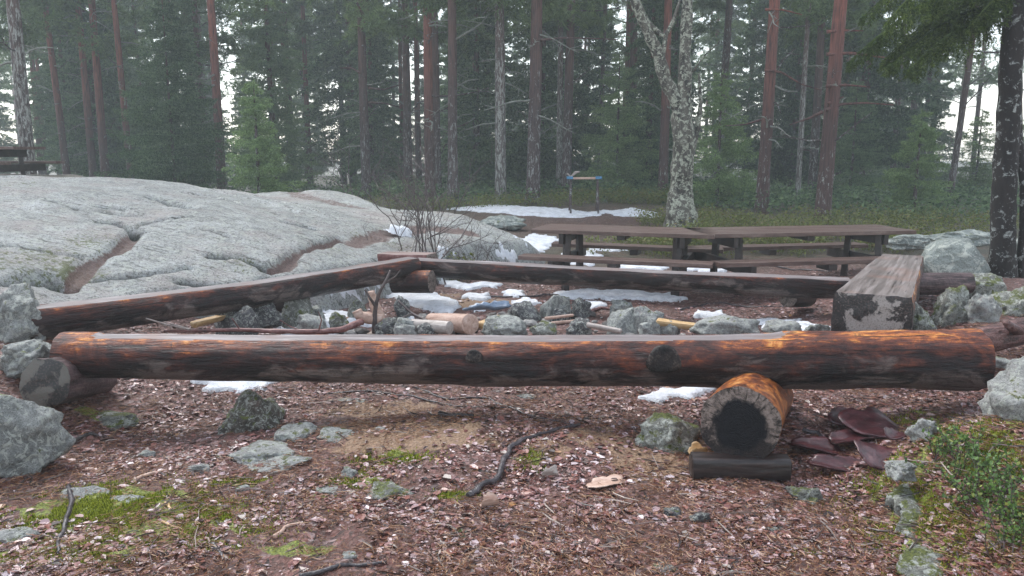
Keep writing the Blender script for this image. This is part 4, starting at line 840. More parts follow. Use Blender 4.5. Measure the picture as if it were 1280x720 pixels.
# snag and long branch
def skeleton(name, label, cat, limbs, m, smooth=True):
    P0 = Vector(limbs[0][0][0]); mb = MB()
    for k, (pts, r0, r1) in enumerate(limbs):
        P = np.array([tuple(Vector(p)-P0) for p in pts]); n = max(8, len(P)*6); t = np.linspace(0, len(P)-1, n)
        Q = np.stack([np.interp(t, np.arange(len(P)), P[:, j]) for j in range(3)], 1)
        Q = (Q+np.roll(Q, 1, 0)+np.roll(Q, -1, 0))/3 if n > 3 else Q; Q[0] = P[0]; Q[-1] = P[-1]
        mb.tube(Q, np.linspace(r0, r1, n), 9, .2, k+len(label))
    return tag(mb.build(name, M[m], None, smooth, tuple(P0)), label, cat)
skeleton('snag', 'forked dark dead branch standing upright by the snow in the fire ring', 'dead branch', [([at(468, 416, 6.4), at(469, 385, 6.4), at(474, 366, 6.4), at(482, 352, 6.4), at(488, 338, 6.45)], .022, .008), ([at(470, 384, 6.4), at(462, 372, 6.35), at(456, 362, 6.35)], .014, .007), ([at(482, 354, 6.4), at(495, 345, 6.4), at(500, 338, 6.4)], .008, .004)], 'twigdark')
skeleton('stump', 'short pinkish broken stump beside the forked dark branch', 'stump', [([at(476, 416, 6.5), at(474, 395, 6.5), at(466, 375, 6.5), at(464, 364, 6.5)], .055, .030), ([at(476, 400, 6.45), at(450, 396, 6.4), at(446, 388, 6.4)], .05, .04)], 'pinkwood')
skeleton('branch', 'long pinkish bare branch lying behind the front log', 'branch', [([at(452, 402, 6.2), at(428, 412, 6.0), at(400, 415, 5.9), at(340, 414, 5.9), at(296, 412, 5.9), at(240, 414, 5.8), at(205, 414, 5.8)], .028, .009), ([at(398, 415, 5.9), at(402, 400, 5.85), at(398, 390, 5.85)], .006, .003), ([at(378, 414, 5.9), at(362, 408, 5.9), at(350, 400, 5.85)], .006, .003), ([at(300, 412, 5.9), at(290, 398, 5.85)], .007, .004)], 'redlog')
skeleton('branch', 'thin pale bare branch propped behind the front log on the left', 'branch', [([at(238, 412, 5.6), at(210, 406, 5.6), at(182, 398, 5.55)], .009, .005), ([at(232, 410, 5.6), at(205, 402, 5.6)], .006, .003)], 'twigpale')
skeleton('branch', 'dark thin branch beside the forked snag crossing the snow', 'branch', [([at(535, 402, 6.6), at(515, 392, 6.7), at(498, 376, 6.8)], .016, .008), ([at(515, 392, 6.7), at(500, 398, 6.6)], .008, .005)], 'twigdark')

# ------------------------------------------------------------ trees
def brush(P, Q, K, ln, wd, rnd, spread=1., rr=None):
    # K small triangles along every twig P->Q, pointing forward and outward
    P = np.asarray(P); Q = np.asarray(Q); n = len(P); D = Q-P; Lg = np.linalg.norm(D, axis=1)+1e-9; D = D/Lg[:, None]
    t = rnd.rand(n, K); d = rnd.normal(size=(n, K, 3)); d = d-D[:, None]*(d*D[:, None]).sum(-1, keepdims=True); d /= np.linalg.norm(d, axis=-1, keepdims=True)
    b = P[:, None]+D[:, None]*(t*Lg[:, None])[..., None]; dirn = D[:, None]*(1-.35*spread)+d*spread; dirn /= np.linalg.norm(dirn, axis=-1, keepdims=True)
    s = np.cross(dirn, rnd.normal(size=(n, K, 3))); s /= np.linalg.norm(s, axis=-1, keepdims=True)
    l = ln*(.6+.8*rnd.rand(n, K))[..., None]
    return np.stack([b-s*wd/2, b+s*wd/2, b+dirn*l], 2).reshape(-1, 3, 3)
def spruce_crown(h, rad, seed, z0=.4, K=5, tw=.15, step=.27, nb=8, ln=.13, wd=.045, droop=.35):
    rnd = np.random.RandomState(seed); P = []; Q = []; mb = MB(); z = z0
    while z < h-.1:
        Lm = rad*(1-(z/h))**.8*(1 if z > z0+.5 else .8)
        for k in range(nb if z < h*.8 else 5):
            if rnd.rand() < .12: continue
            az = rnd.rand()*2*np.pi; L = Lm*(.55+.6*rnd.rand())+.06; n = max(3, int(L/tw)+2); t = np.linspace(0, 1, n)
            dr = droop*(.6+.8*rnd.rand())
            zz = z+rnd.uniform(-.1, .1)+L*(.18*t-dr*t*t+.12*t**4); d = np.array([math.cos(az), math.sin(az), 0]); s = np.array([-d[1], d[0], 0])
            A = d[None]*(L*t)[:, None]; A[:, 2] = zz; mb.tube(A[[0, n//2, -1]], [.012, .008, .003], 3, cap=False)
            P.append(A[:-1]); Q.append(A[1:])
            for sg in (-1, 1):
                tl = (.42*L*(1-t[1:])**.7*np.minimum(1, t[1:]*4)+.05)*(.7+.6*rnd.rand(n-1))
                e = A[1:]+(d*.6+s*sg*.8)[None]*tl[:, None]; e[:, 2] -= tl*(.25+.5*rnd.rand(n-1)); P.append(A[1:]); Q.append(e)
                m = (A[1:]+e)/2; e2 = m+(d*.9+s*sg*.1)[None]*tl[:, None]*.45; e2[:, 2] -= tl*.3; P.append(m); Q.append(e2)
        z += step*(.7+.6*rnd.rand())*(1 if z < h*.75 else .6)
    P = np.concatenate(P); Q = np.concatenate(Q); mb.tris(brush(P, Q, K, ln, wd, rnd, .9)); P = np.array([[0, 0, h-.4]]); mb.tris(brush(P, P+np.array([[0, 0, .4]]), 30, ln, wd, rnd, .7))
    return mb.mesh('crown')
def pine_crown(h, seed, z0=7., rad=2., nb=34, ln=.16, wd=.03, K=26):
    rnd = np.random.RandomState(seed); mb = MB(); P = []; Q = []
    for k in range(nb):
        z = z0+(h-z0)*rnd.rand()**.9; L = rad*(1-.6*((z-z0)/(h-z0))**2)*(.5+.6*rnd.rand()); az = rnd.rand()*6.28; up = rnd.uniform(-.1, .4)
        pts = [np.array([0, 0, z])]; d = np.array([math.cos(az), math.sin(az), up])
        for j in range(5): d = d+rnd.normal(size=3)*.18; pts.append(pts[-1]+d/np.linalg.norm(d)*L/5)
        pts = np.array(pts); mb.tube(pts, np.linspace(.03, .008, 6), 4, cap=False)
        for j in range(2, 6):
            for q in range(5):
                e = pts[j]+rnd.normal(size=3)*np.array([.32, .32, .16])*L/2; P.append(pts[j]+(e-pts[j])*.35); Q.append(e); e2 = e+rnd.normal(size=3)*.25; P.append(e); Q.append(e2)
    P = np.array(P); Q = np.array(Q); mb.tris(brush(P, Q, K, ln, wd, rnd, .8)); return mb.mesh('crown')
def trunk_mesh(h, r, seed, rough=.06, flare=.35, lean=.01, seg=14):
    n = int(h*3); z = np.concatenate([[-.3, 0, .15, .35, .7], np.linspace(1.1, h, n)]); rnd = np.random.RandomState(seed)
    rad = r*(1-z.clip(0)/h*.75)*(1+flare*np.exp(-z.clip(0)/.35)); rad[0] = rad[1]*1.05
    P = np.stack([lean*z*np.sin(seed)+.12*n2(z, z*0, .12, 2, seed)*ss(z, 0, 4), .12*n2(z, z*0, .12, 2, seed+9.)*ss(z, 0, 4), z], 1)
    mb = MB(); mb.tube(P, rad, seg, rough, seed, fr=2.); return mb.mesh('trunk', True)
def dead_limbs(h0, h1, n, seed, L=1.2):
    rnd = np.random.RandomState(seed); mb = MB()
    for k in range(n):
        z = rnd.uniform(h0, h1); az = rnd.rand()*6.28; l = L*rnd.uniform(.3, 1.); d = np.array([math.cos(az), math.sin(az), rnd.uniform(-.15, .35)]); p = np.array([0, 0, z]); pts = [p]
        for j in range(5): d = d+rnd.normal(size=3)*np.array([.22, .22, .2])+np.array([0, 0, -.04]); pts.append(pts[-1]+d/np.linalg.norm(d)*l/5)
        mb.tube(pts, np.linspace(.026, .009, 6), 4, cap=False)
        for j in (2, 3, 4):
            for _q in range(2): e = pts[j]+rnd.normal(size=3)*np.array([.22, .22, .12])*l*.6; mb.tube([pts[j], (pts[j]+e)/2+rnd.normal(size=3)*.02, e], [.012, .009, .005], 3, cap=False)
    return mb.mesh('dead_limb')
PC = [pine_crown(17, 10+k, z0=4.4+1.1*k, nb=42) for k in range(3)]
PT = {}
DL = [dead_limbs(0, .001, 1, 40+k, 1.7) for k in range(12)]
for i_, m_ in enumerate(DL): m_.materials.append(M['barkbrown' if i_ % 3 == 0 else 'limbpale'])
HIDEAWAY = bpy.data.objects
def pine(label, px, pyb, Y, wpx, bark, seed=0, lean=0., group=None, rz=None, limbs=True, crown=True):
    x = (px-640)/F*Y/math.cos(PITCH)*1.0; p = at(px, pyb, Y); z = float(surf(np.array([p.x]), np.array([Y]))[0])
    d = wpx/F*Y; rnd = random.Random(seed*13+5); rz = rnd.uniform(0, 6.28)
    r = empty('pine_tree', (p.x, Y, z-.05), label, 'tree', group, 0); r.rotation_euler = (0, lean, 0)
    key = (bark, seed % 4); 
    if key not in PT: me = trunk_mesh(18, .5, seed % 4+1); me.materials.append(M[bark]); PT[key] = me
    t = bpy.data.objects.new('trunk', PT[key]); col.objects.link(t); t.parent = r; t.scale = (d, d, 1); t.rotation_euler = (0, 0, rz)
    if crown:
        me = PC[seed % 3]; c = bpy.data.objects.new('crown', me); col.objects.link(c); c.parent = r; c.rotation_euler = (0, 0, rz*2)
        if not me.materials: me.materials.append(M['pine'])
    for q in range(limbs if limbs > 1 else (14 if limbs else 0)):
        c = bpy.data.objects.new('dead_limb', DL[rnd.randint(0, 11)]); col.objects.link(c); c.parent = r; c.rotation_euler = (0, 0, rnd.uniform(0, 6.28)); c.location = (0, 0, rnd.uniform(1.4, 7.)); k_ = rnd.uniform(.5, 1.1); c.scale = (k_, k_, k_)
    return r
GP = 'tall trunks at the front of the forest'
for args in [
 ('dark trunk spotted with pale lichen at the far left by the cut-off table', 36, 215, 14.5, 17, 'barkpale', 1, 0.),
 ('slim red pine leaning slightly, right of the lichen-spotted far left trunk', 84, 215, 30, 9, 'barkred', 2, -.035),
 ('faint thin red pine between the two slim pines on the left', 98, 215, 44, 6, 'barkred', 3, 0.),
 ('red-brown pine trunk third from the left edge', 116, 215, 30, 9.5, 'barkred', 4, 0.),
 ('straight red pine above the highest part of the rock dome', 164, 215, 27, 8.5, 'barkred', 5, -.02),
 ('dull brown trunk behind the dark spruce on the left', 256, 215, 28, 9, 'barkbrown', 6, 0.),
 ('bright red pine beside the young light green spruce', 277, 228, 23, 12, 'barkred', 7, 0.),
 ('thin far red pine over the young light green spruce', 343, 235, 40, 6.5, 'barkred', 8, 0.),
 ('thin reddish pine right of the young light green spruce', 364, 232, 38, 6.5, 'barkred', 9, -.01),
 ('thin dark pine above the second hump of the rock', 388, 232, 36, 7, 'barkred', 10, 0.),
 ('faint brownish pine left of the short-limbed dark pine', 430, 232, 38, 7, 'barkbrown', 11, 0.),
 ('dark pine with several short dead limbs left of the bare shrub', 458, 236, 24, 12, 'barkbrown', 12, 0.),
 ('far reddish pine just left of the pine behind the shrub', 524, 240, 36, 8, 'barkred', 13, 0.),
 ('red pine directly behind the bare shrub', 538, 250, 21, 13, 'barkred', 14, 0.),
 ('brown pine with pale lichen low down right of the bare shrub', 566, 252, 20, 13, 'barkbrown', 15, .01),
 ('thin far red pine between the brown pine and the grey trunk', 594, 245, 38, 6, 'barkred', 16, 0.),
 ('pale grey lichened trunk left of the forest trestle', 626, 254, 20, 14, 'barkpale', 17, 0.),
 ('thick brown pine with a grey foot left of the trestle', 666, 258, 19.5, 17, 'barkbrown', 18, .012),
 ('thin lichened stem just left of the blue-ended trestle', 699, 240, 25, 8, 'barkpale', 19, 0.),
 ('thin grey stem behind the trestle', 748, 240, 30, 6, 'barkpale', 20, .02),
 ('faded reddish pine between the trestle and the forked pale tree', 781, 244, 32, 11, 'barkred', 21, 0.),
 ('red pine half hidden behind the forked pale tree', 828, 256, 22, 12, 'barkred', 22, 0.),
 ('thin whitish stem between the two big red pines', 995, 275, 22, 7, 'barkpale', 24, 0.),
 ('big red pine right of the forked pale tree', 951, 278, 17.5, 15.5, 'barkred', 23, .01),
 ('thickest red pine with long dead limbs behind the right table', 1027, 280, 15.5, 18.5, 'barkred', 25, .015),
 ('thin dark stem left of the young spruce on the right', 1112, 262, 32, 6.5, 'barkbrown', 26, 0.),
 ('dim brown trunk above the young spruce on the right', 1132, 262, 36, 9, 'barkbrown', 27, 0.),
 ('hazy trunk just right above the young spruce', 1156, 262, 38, 8, 'barkbrown', 28, .02),
 ('dark trunk leaning right beside the drooping branches', 1183, 284, 22, 8, 'barkbrown', 29, .05),
 ('hazy thin trunk near the leaning dark trunk', 1210, 270, 40, 6, 'barkbrown', 30, 0.),
 ('reddish trunk at the right edge behind the dark spruce', 1272, 300, 18, 8, 'barkred', 31, .01)]:
    pine(*args, group=GP)
# dead limbs seen clearly on the two big red pines
def limb_tree_part(root, pts, r0, r1, m='barkred'):
    mb = MB(); iv = root.matrix_basis.inverted() if False else None
    P = np.array([tuple(Vector(p)-root.location) for p in pts]); t = np.linspace(0, len(P)-1, len(P)*5); Q = np.stack([np.interp(t, np.arange(len(P)), P[:, j]) for j in range(3)], 1)
    mb.tube(Q, np.linspace(r0, r1, len(t)), 7, .15, 3); mb.build('dead_limb', M[m], root, True)
for o in list(bpy.data.objects):
    if o.get('label', '').startswith('thickest red pine'):
        for pts in ([(1030, 138), (1050, 130), (1080, 128), (1115, 130)], [(1026, 140), (1010, 148), (985, 157)], [(1030, 68), (1060, 66), (1095, 70), (1130, 74)], [(1032, 130), (1045, 124), (1052, 121)], [(1030, 40), (1050, 38), (1075, 38)], [(1030, 108), (1055, 106), (1085, 108)]):
            limb_tree_part(o, [at(a, b, 15.4) for a, b in pts], .035, .010)
    if o.get('label', '').startswith('big red pine'):
        for pts in ([(954, 88), (975, 90), (1000, 105), (1025, 112)], [(954, 12), (975, 12), (1000, 18)], [(950, 150), (930, 156), (905, 158)]): limb_tree_part(o, [at(a, b, 17.3) for a, b in pts], .03, .008)
    if o.get('label', '').startswith('thick brown pine'):
        limb_tree_part(o, [at(a, b, 19.3) for a, b in [(672, 50), (700, 47), (730, 47), (770, 48)]], .03, .01, 'barkbrown')
    if o.get('label', '').startswith('dark pine with several'):
        for pts in ([(460, 110), (480, 112), (500, 106)], [(460, 128), (480, 129), (500, 134)], [(456, 95), (440, 85), (425, 85)]): limb_tree_part(o, [at(a, b, 23.8) for a, b in pts], .04, .012, 'barkbrown')
# spruces
SC = [spruce_crown(13, 1.9, 1), spruce_crown(11, 1.7, 2, droop=.6), spruce_crown(15, 2.2, 3, z0=1.2, droop=.5), spruce_crown(9, 1.8, 4)]
SH = [13, 11, 15, 9]
for m_ in SC: m_.materials.append(M['spruce'])
ST = [trunk_mesh(h-.2, .14, 60+k, seg=8) for k, h in enumerate(SH)]
for m_ in ST: m_.materials.append(M['barkbrown'])
def spruce(label, x, y, k, s=1., rz=0, group=None):
    z = float(surf(np.array([x]), np.array([y]))[0]); r = empty('spruce_tree', (x, y, z-.05), label, 'tree', group, rz); r.scale = (s, s, s)
    for nm, me in (('trunk', ST[k]), ('crown', SC[k])): c = bpy.data.objects.new(nm, me); col.objects.link(c); c.parent = r
    return r
def near_spruce(label, px, Y, h, rad, m, seed, z0=.15, K=8, name='young_spruce'):
    x = (px-640)/F*Y; z = float(surf(np.array([x]), np.array([Y]))[0]); r = empty(name, (x, Y, z-.05), label, 'tree')
    put('crown', spruce_crown(h, rad, seed, z0, K, .09, .17, 8, .06, .018, .25), M[m], r); mb = MB(); mb.tube([(0, 0, -.1), (0, 0, h*.6), (0, 0, h-.1)], [.05, .03, .008], 8); mb.build('trunk', M['barkbrown'], r)
near_spruce('young light green spruce standing behind the rock dome', 326, 16.5, 2.9, .95, 'spruceYoung', 71)
near_spruce('young bright green spruce behind the right end of the picnic table', 1141, 17.5, 2.35, .95, 'spruceYoung', 72)
near_spruce('small green spruce right behind the forked pale tree', 895, 19, 3.2, 1.2, 'spruceYoung', 73, K=6)
near_spruce('dark bushy spruce between the brown trunk and the straight red pine', 222, 21, 5.6, 1.9, 'spruce', 74, K=9, name='spruce_tree')
near_spruce('young hazy spruce at the right beyond the leaning trunk', 1215, 26, 2.8, 1.1, 'spruceYoung', 75, K=5)
near_spruce('small spruce beside the right table between the two big red pines', 1060, 24, 3.6, 1.3, 'spruce', 76, K=5)
near_spruce('low green spruce just right of the trestle', 770, 24, 4.2, 1.6, 'spruceYoung', 77, K=6)
sp = random.Random(5); placed = []
SHORT = {'dark trunk spotted': 'lichen-spotted far left trunk', 'slim red pine': 'slim leaning red pine', 'red-brown pine': 'third red-brown pine', 'straight red': 'straight red pine above the dome', 'dull brown': 'dull brown trunk', 'bright red': 'bright red pine', 'thin far red pine over': 'young light green spruce', 'thin dark pine above': 'thin dark pine above the second hump', 'dark pine with': 'dark pine with short limbs', 'red pine directly': 'red pine behind the shrub', 'brown pine with': 'brown pine with pale foot', 'pale grey': 'pale grey lichened trunk', 'thick brown': 'thick grey-footed pine', 'thin lichened': 'thin stem by the trestle', 'faded reddish': 'faded reddish pine', 'red pine half': 'forked pale tree', 'big red': 'big red pine', 'thin whitish': 'thin whitish stem', 'thickest red': 'thickest red pine', 'thin dark stem': 'young spruce on the right', 'dark trunk leaning': 'leaning dark trunk', 'reddish trunk': 'dark spruce at the right edge'}
LM = sorted([((o.location.x/o.location.y*F*math.cos(PITCH)+640), s_) for o in bpy.data.objects if o.get('group') == GP for k_, s_ in SHORT.items() if o['label'].startswith(k_)])
used_l = set()
def where(px, row, kind):
    c = sorted(LM, key=lambda t: abs(t[0]-px))
    for adv, off in (('just', 0), ('some way', 1), ('further', 2)):
        for a, nm in c[:off+2]:
            l = '%s %s %s %s of the %s' % (row, kind, adv, 'left' if px < a else 'right', nm)
            if l not in used_l: used_l.add(l); return l
    a, nm = c[0]; return '%s %s close to the %s' % (row, kind, nm)
def far(n, y0, y1, mind, gaps, lab, grp, pinefrac=.3):
    k = 0; tries = 0
    while k < n and tries < 4000:
        tries += 1; y = sp.uniform(y0, y1); px = sp.uniform(-80, 1360); x = (px-640)/F*y
        if any((x-a)**2+(y-b)**2 < mind**2 for a, b in placed): continue
        if any(a < px < b and sp.random() < pr for a, b, pr in gaps): continue
        placed.append((x, y)); k += 1
        if sp.random() < pinefrac: pine(where(px, lab, 'pine'), px, 240, y, 300/y*sp.uniform(.7, 1.1), sp.choice(['barkred', 'barkbrown', 'barkpale']), sp.randint(0, 99), sp.uniform(-.02, .02), group=grp, limbs=7 if y < 36 else 0)
        else: spruce(where(px, lab, 'spruce'), x, y, sp.randint(0, 3), sp.uniform(.75, 1.15), sp.uniform(0, 6.28), grp)
gaps = [(1090, 1290, .75), (190, 215, .5)]
far(36, 23.5, 36, 2.2, gaps, 'hazy middle-row', 'middle rows of the forest', .42)
far(56, 36, 56, 2.6, [(1090, 1290, .55)], 'pale hazy back-row', 'trees far back in the forest', .5)
far(30, 56, 84, 2.6, [(1090, 1290, .3)], 'farthest faded', 'faded trees at the very back', .4)

# forked pale tree
Yb = 13.6
bt = empty('deciduous_tree', gpx(852, 276), 'pale forked tree covered in lichen behind the picnic tables', 'tree'); bt.location = (at(852, 277, Yb).x, Yb, gz(2.9, Yb)-.05)
def tpart(nm, pts, r0, r1, m='barkbirch', rough=.22, seg=20, fr=3.):
    P = np.array([tuple(Vector(p)-bt.location) for p in pts]); t = np.linspace(0, len(P)-1, len(P)*9); Q = np.stack([np.interp(t, np.arange(len(P)), P[:, j]) for j in range(3)], 1)
    for _ in range(3): Q[1:-1] = (Q[:-2]+Q[1:-1]*2+Q[2:])/4
    rr = np.interp(t, np.arange(len(P)), r0) if isinstance(r0, (list, tuple)) else np.linspace(r0, r1, len(t))
    mb = MB(); mb.tube(Q, rr, seg, rough, len(P)+int(r1*100), fr=fr); return mb.build(nm, M[m], bt, True)
tpart('trunk', [at(850, 292, Yb), at(850, 270, Yb), at(852, 235, Yb), at(856, 190, Yb), at(853, 150, Yb), at(855, 118, Yb), at(856, 60, Yb), at(860, -10, Yb), at(866, -120, Yb)], [.31, .25, .195, .18, .18, .12, .10, .085, .06], .1)
tpart('limb', [at(858, 172, Yb), at(848, 128, Yb), at(832, 100, Yb), at(820, 62, Yb), at(800, 18, Yb), at(784, -20, Yb), at(770, -90, Yb)], [.12, .125, .105, .095, .085, .075, .05], .11)
tpart('limb', [at(862, 200, Yb), at(872, 160, Yb), at(876, 130, Yb), at(874, 92, Yb)], [.05, .05, .035, .02], .03)
tpart('limb', [at(828, 75, Yb), at(832, 45, Yb), at(842, 25, Yb), at(850, 0, Yb)], [.04, .035, .03, .02], .04)
tpart('limb', [at(862, 95, Yb), at(880, 70, Yb), at(900, 52, Yb)], [.012, .01, .006], .05, seg=6)
tpart('limb', [at(808, 28, Yb), at(822, 40, Yb), at(834, 48, Yb)], [.05, .045, .03], .06)
# near dark spruce at the right
Yn = 7.9; nb_ = at(1256, 334, Yn); bt = empty('spruce_tree', (nb_.x, Yn, gz(nb_.x, Yn)-.1), 'dark spruce trunk with drooping green branches at the right edge', 'tree'); bt.rotation_euler = (0, -.07, 0)
mb = MB(); Pz = np.array([[0, 0, -.1], [0, 0, .1], [-.01, 0, .5], [-.02, 0, 1], [-.0, 0, 1.6], [.02, 0, 2.4], [.03, 0, 3.4], [.03, 0, 5], [.02, 0, 9]]); zz = np.linspace(0, 8, 70); Q = np.stack([np.interp(zz, range(9), Pz[:, j]) for j in range(3)], 1)
mb.tube(Q, np.interp(zz, range(9), [.16, .135, .115, .110, .106, .102, .098, .09, .06]), 22, .12, 5, fr=3.); mb.build('trunk', M['barkdark'], bt, True)
mb = MB(); mb.tube([(.14, -.02, -.1), (.17, -.02, .6), (.16, -.02, 1.0), (.10, 0, 1.5), (.08, 0, 2.2)], [.045, .035, .035, .04, .025], 14, .15, 7); mb.build('trunk', M['barkdark'], bt, True)
mb = MB()
rnd = np.random.RandomState(8); TP = []; TQ = []; mbr = MB()
nbr = 19
for k in range(nbr):
    az = math.pi+rnd.uniform(-.75, .75) if k < 15 else rnd.uniform(-.6, 1.); z = rnd.uniform(2.55, 3.7); L = rnd.uniform(.6, 1.5)
    d = np.array([math.cos(az), math.sin(az)*.8, 0]); s = np.array([-d[1], d[0], 0]); n = 26; t = np.linspace(0, 1, n)
    A = d[None]*(L*t)[:, None]; A[:, 2] = z+L*(.05*t-.48*t*t); A += np.array([0, 0, 0]); mbr.tube(A, np.linspace(.018, .004, n), 6, .1, k, cap=False)
    for i in range(3, n):
        for sg in (-1, 1):
            tl = (.40*L*(1-t[i])**.6*min(1, t[i]*3)+.10)*rnd.uniform(.6, 1.2); nn = 4; a = A[i].copy(); dd = d*.35+s*sg*.55+np.array([0, 0, -.45]); 
            for j in range(nn):
                dd = dd+np.array([0, 0, -.32])+rnd.normal(size=3)*.08; e = a+dd/np.linalg.norm(dd)*tl/nn; TP.append(a); TQ.append(e)
                if rnd.rand() < .75: e2 = a+(rnd.normal(size=3)*np.array([.5, .5, .3])+np.array([0, 0, -.7]))*tl*.28; TP.append(a); TQ.append(e2)
                a = e
    TP.append(A[-2]); TQ.append(A[-1])
TP = np.array(TP); TQ = np.array(TQ); mbr.tris(brush(TP, TQ, 15, .036, .0085, rnd, .75))
mbr.build('branches', M['spruceNear'], bt)
# bare shrub
def shrub(label, px, py, Y, H, n, seed, m='twigdark', spread=.5, leaf=True, name='bare_shrub', cat='shrub', depth=3):
    p = at(px, py, Y); z = float(surf(np.array([p.x]), np.array([Y]))[0]); rnd = np.random.RandomState(seed); r = empty(name, (p.x, Y, z-.03), label, cat); mb = MB(); tips = []
    def grow(a, d, l, rr, dep):
        pts = [a]; nn = 6
        for j in range(nn): d = d+rnd.normal(size=3)*.13+np.array([0, 0, .03]); d /= np.linalg.norm(d); pts.append(pts[-1]+d*l/nn)
        mb.tube(pts, np.linspace(rr, rr*.5, nn+1), 5, cap=False); tips.extend(pts[3:])
        if dep > 0:
            for j in range(2, nn+1):
                if rnd.rand() < .75: e = d+rnd.normal(size=3)*np.array([.6, .6, .35]); grow(pts[j], e/np.linalg.norm(e), l*rnd.uniform(.35, .65), rr*.55, dep-1)
    for k in range(n):
        az = rnd.rand()*6.28; grow(np.array([rnd.normal()*.12, rnd.normal()*.12, 0]), np.array([math.cos(az)*spread, math.sin(az)*spread, 1.]), H*rnd.uniform(.45, .8), .0058*H+.002, depth)
    mb.build('stems', M[m], r)
    if leaf:
        T = np.array(tips); T = T[T[:, 2] < H*.33]; mb = MB(); T = T[rnd.rand(len(T)) < .5]
        if len(T): mb.tris(brush(T, T+rnd.normal(size=T.shape)*.06, 2, .03, .02, rnd)); mb.build('leaves', M['deadleaf'], r)
shrub('bare leafless shrub where the left and back benches meet', 534, 308, 9.0, 1.4, 9, 3, spread=.3, depth=3)
shrub('low bare shrub on the rock left of the tall leafless shrub', 500, 292, 9.8, .7, 4, 4, leaf=False)
shrub('small sparse shrub right of the tall leafless shrub', 594, 308, 9.4, .65, 4, 5, 'twigdark')
shrub('thin dead sapling at the foot of the brown pine', 560, 262, 17, 2.2, 2, 6, 'twigdark', .25, False)
shrub('dead grey sapling behind the far table bench', 440, 240, 20, 2.2, 3, 7, 'twigdark', .4, False)

# bilberry and ground plants
def plants(name, label, areas, n, h, m, leafs=.02, kind='stuff', stems=True, cat='undergrowth', per=10):
    rnd = np.random.RandomState(len(label)); mb = MB(); LV = []
    for (cx, cy, r1, r2, wgt) in areas:
        k = int(n*wgt); x = cx+(rnd.rand(k)*2-1)*r1; y = cy+(rnd.rand(k)*2-1)*r2; kk = (n2(x, y, 1.1, 2, 3.) > -.22) & (((x-cx)/r1)**2+((y-cy)/r2)**2 < 1); x, y = x[kk], y[kk]; k = len(x); z = G(x, y)
        for j in range(per):
            t = rnd.rand(k)**.6; hh = h*(.5+.7*rnd.rand(k)); c = np.stack([x+rnd.normal(size=k)*h*.3*t, y+rnd.normal(size=k)*h*.3*t, z+hh*t], 1)
            A = rnd.normal(size=(k, 3)); A[:, 2] *= .5; A /= np.linalg.norm(A, axis=1)[:, None]; B = np.cross(A, rnd.normal(size=(k, 3))*np.array([.6, .6, 1.])); B /= np.linalg.norm(B, axis=1)[:, None]+1e-6; s = leafs*(.6+.8*rnd.rand(k))[:, None]
            LV.append(np.stack([c-A*s, c+B*s*.55, c+A*s, c-B*s*.55], 1))
        if stems:
            kk = rnd.rand(k) < .5; b = np.stack([x, y, z-.01], 1)[kk]; e = b+rnd.normal(size=b.shape)*np.array([.25, .25, 0])*h+np.array([0, 0, h]); s = np.array([.0025, 0, 0]); mb.tris(np.stack([b-s, b+s, e], 1))
    V = np.concatenate(LV); mb.add(V.reshape(-1, 3), np.arange(V.size//3).reshape(-1, 4)); return tag(mb.build(name, M[m]), label, cat, kind=kind)
plants('bilberry_undergrowth', 'yellow-green bilberry undergrowth at the forest edge and behind the tables', [(3.4, 20.5, 2.6, 1.6, .35), (4.2, 12.2, 1.9, 1.4, .25), (3.5, 14.8, 1.2, 1., .1), (-.6, 9.7, .35, .5, .03), (5.8, 13.5, 1.6, 2., .1), (-1., 19, 3., 1., .1), (7.5, 15., 2., 2.5, .12), (2., 11.6, 1.2, .6, .08)], 9000, .30, 'blueberry', .022)
plants('forest_undergrowth', 'dark green undergrowth covering the forest floor', [(0, 24, 16, 5, .5), (10, 20, 6, 5, .25), (0, 34, 25, 6, .4)], 9000, .45, 'spruce', .05, per=7)
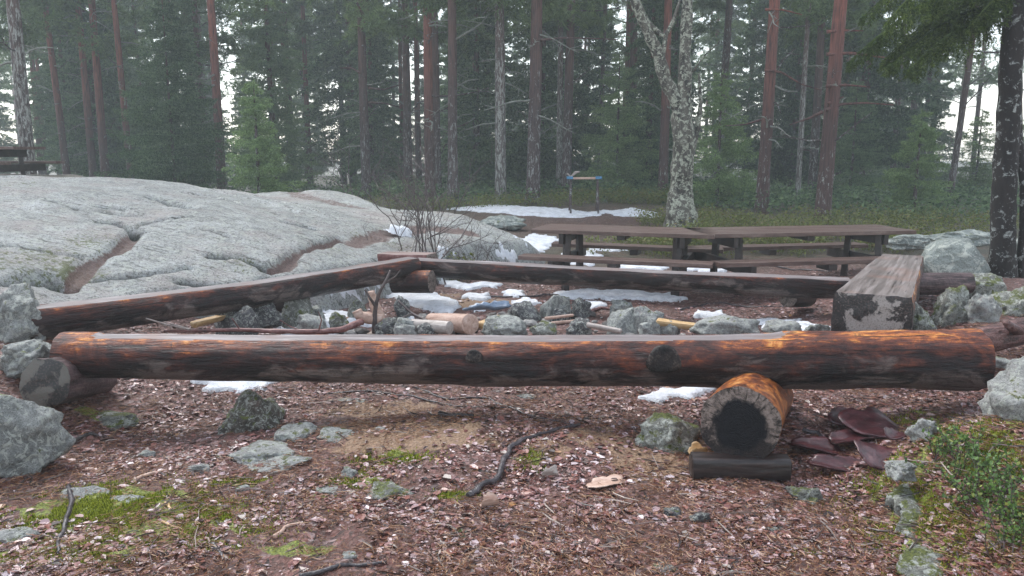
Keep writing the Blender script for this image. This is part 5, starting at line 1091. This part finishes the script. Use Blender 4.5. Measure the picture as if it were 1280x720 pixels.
# lingonberry plants on the bank
def sprig(label, px, py, seed, H=.16, n=9, Y=None):
    p = gpx(px, py); rnd = np.random.RandomState(seed); r = empty('leafy_plant', p, label, 'plant', 'evergreen plants on the mossy bank'); mb = MB(); LV = []
    for k in range(n):
        az = rnd.rand()*6.28; d = np.array([math.cos(az)*.5, math.sin(az)*.5, 1.]); a = np.array([rnd.normal()*.03, rnd.normal()*.03, -.01]); pts = [a]
        for j in range(7): d = d+rnd.normal(size=3)*.2; pts.append(pts[-1]+d/np.linalg.norm(d)*H*rnd.uniform(.8, 1.1)/7)
        mb.tube(pts, np.linspace(.0022, .001, 8), 4, cap=False)
        for j in range(2, 8):
            for q in range(3):
                A = rnd.normal(size=3); A[2] = abs(A[2])*.6+.2; A /= np.linalg.norm(A); B = np.cross(A, rnd.normal(size=3)); B /= np.linalg.norm(B); C = np.cross(A, B); s = rnd.uniform(.012, .021); c = pts[j]
                LV.append([c, c+A*s*.4+B*s*.27+C*s*.06, c+A*s*.8+B*s*.22+C*s*.05, c+A*s, c+A*s*.8-B*s*.22+C*s*.05, c+A*s*.4-B*s*.27+C*s*.06])
    mb.build('stems', M['twigdark'], r); V = np.array(LV).reshape(-1, 3); put('leaves', mesh_np('leaves', V, np.arange(len(V)).reshape(-1, 6)), M['leafgreen'], r)
for k, (a, b, l) in enumerate([(1208, 570, 'leafy evergreen plant highest on the mossy bank'), (1235, 588, 'leafy evergreen plant under the right edge boulder'), (1190, 600, 'leafy evergreen plant in the middle of the mossy bank'), (1222, 620, 'leafy evergreen plant right of the bank middle'), (1258, 612, 'leafy evergreen plant at the right edge, upper one'), (1202, 636, 'leafy evergreen plant low on the bank left side'), (1240, 650, 'leafy evergreen plant low on the bank near the dark hollow'), (1270, 650, 'leafy evergreen plant at the right edge, lower one'), (1176, 574, 'small leafy plant beside the lichened stone on the bank'), (1262, 690, 'leafy evergreen plant at the bottom right corner')]):
    sprig(l, a, b, 200+k, .17, 12)

# ------------------------------------------------------------ haze
hz = MB(); s_ = (88, 70, 14)
V = np.array([(x, y, z) for x in (-92, 92) for y in (-20, 126) for z in (-3.2, 24)], float)
hz.add(V, [(0, 1, 3, 2), (4, 6, 7, 5), (0, 4, 5, 1), (2, 3, 7, 6), (0, 2, 6, 4), (1, 5, 7, 3)])
mh = bpy.data.materials.new('haze'); mh.use_nodes = True; t = mh.node_tree; t.nodes.clear(); pv = t.nodes.new('ShaderNodeVolumePrincipled'); mo = t.nodes.new('ShaderNodeOutputMaterial')
pv.inputs['Color'].default_value = (.84, .94, .98, 1); pv.inputs['Density'].default_value = .0037; pv.inputs['Anisotropy'].default_value = .2; t.links.new(pv.outputs[0], mo.inputs['Volume'])
tag(hz.build('haze', mh), 'thin grey-blue mist hanging between the trees', 'haze', kind='stuff')
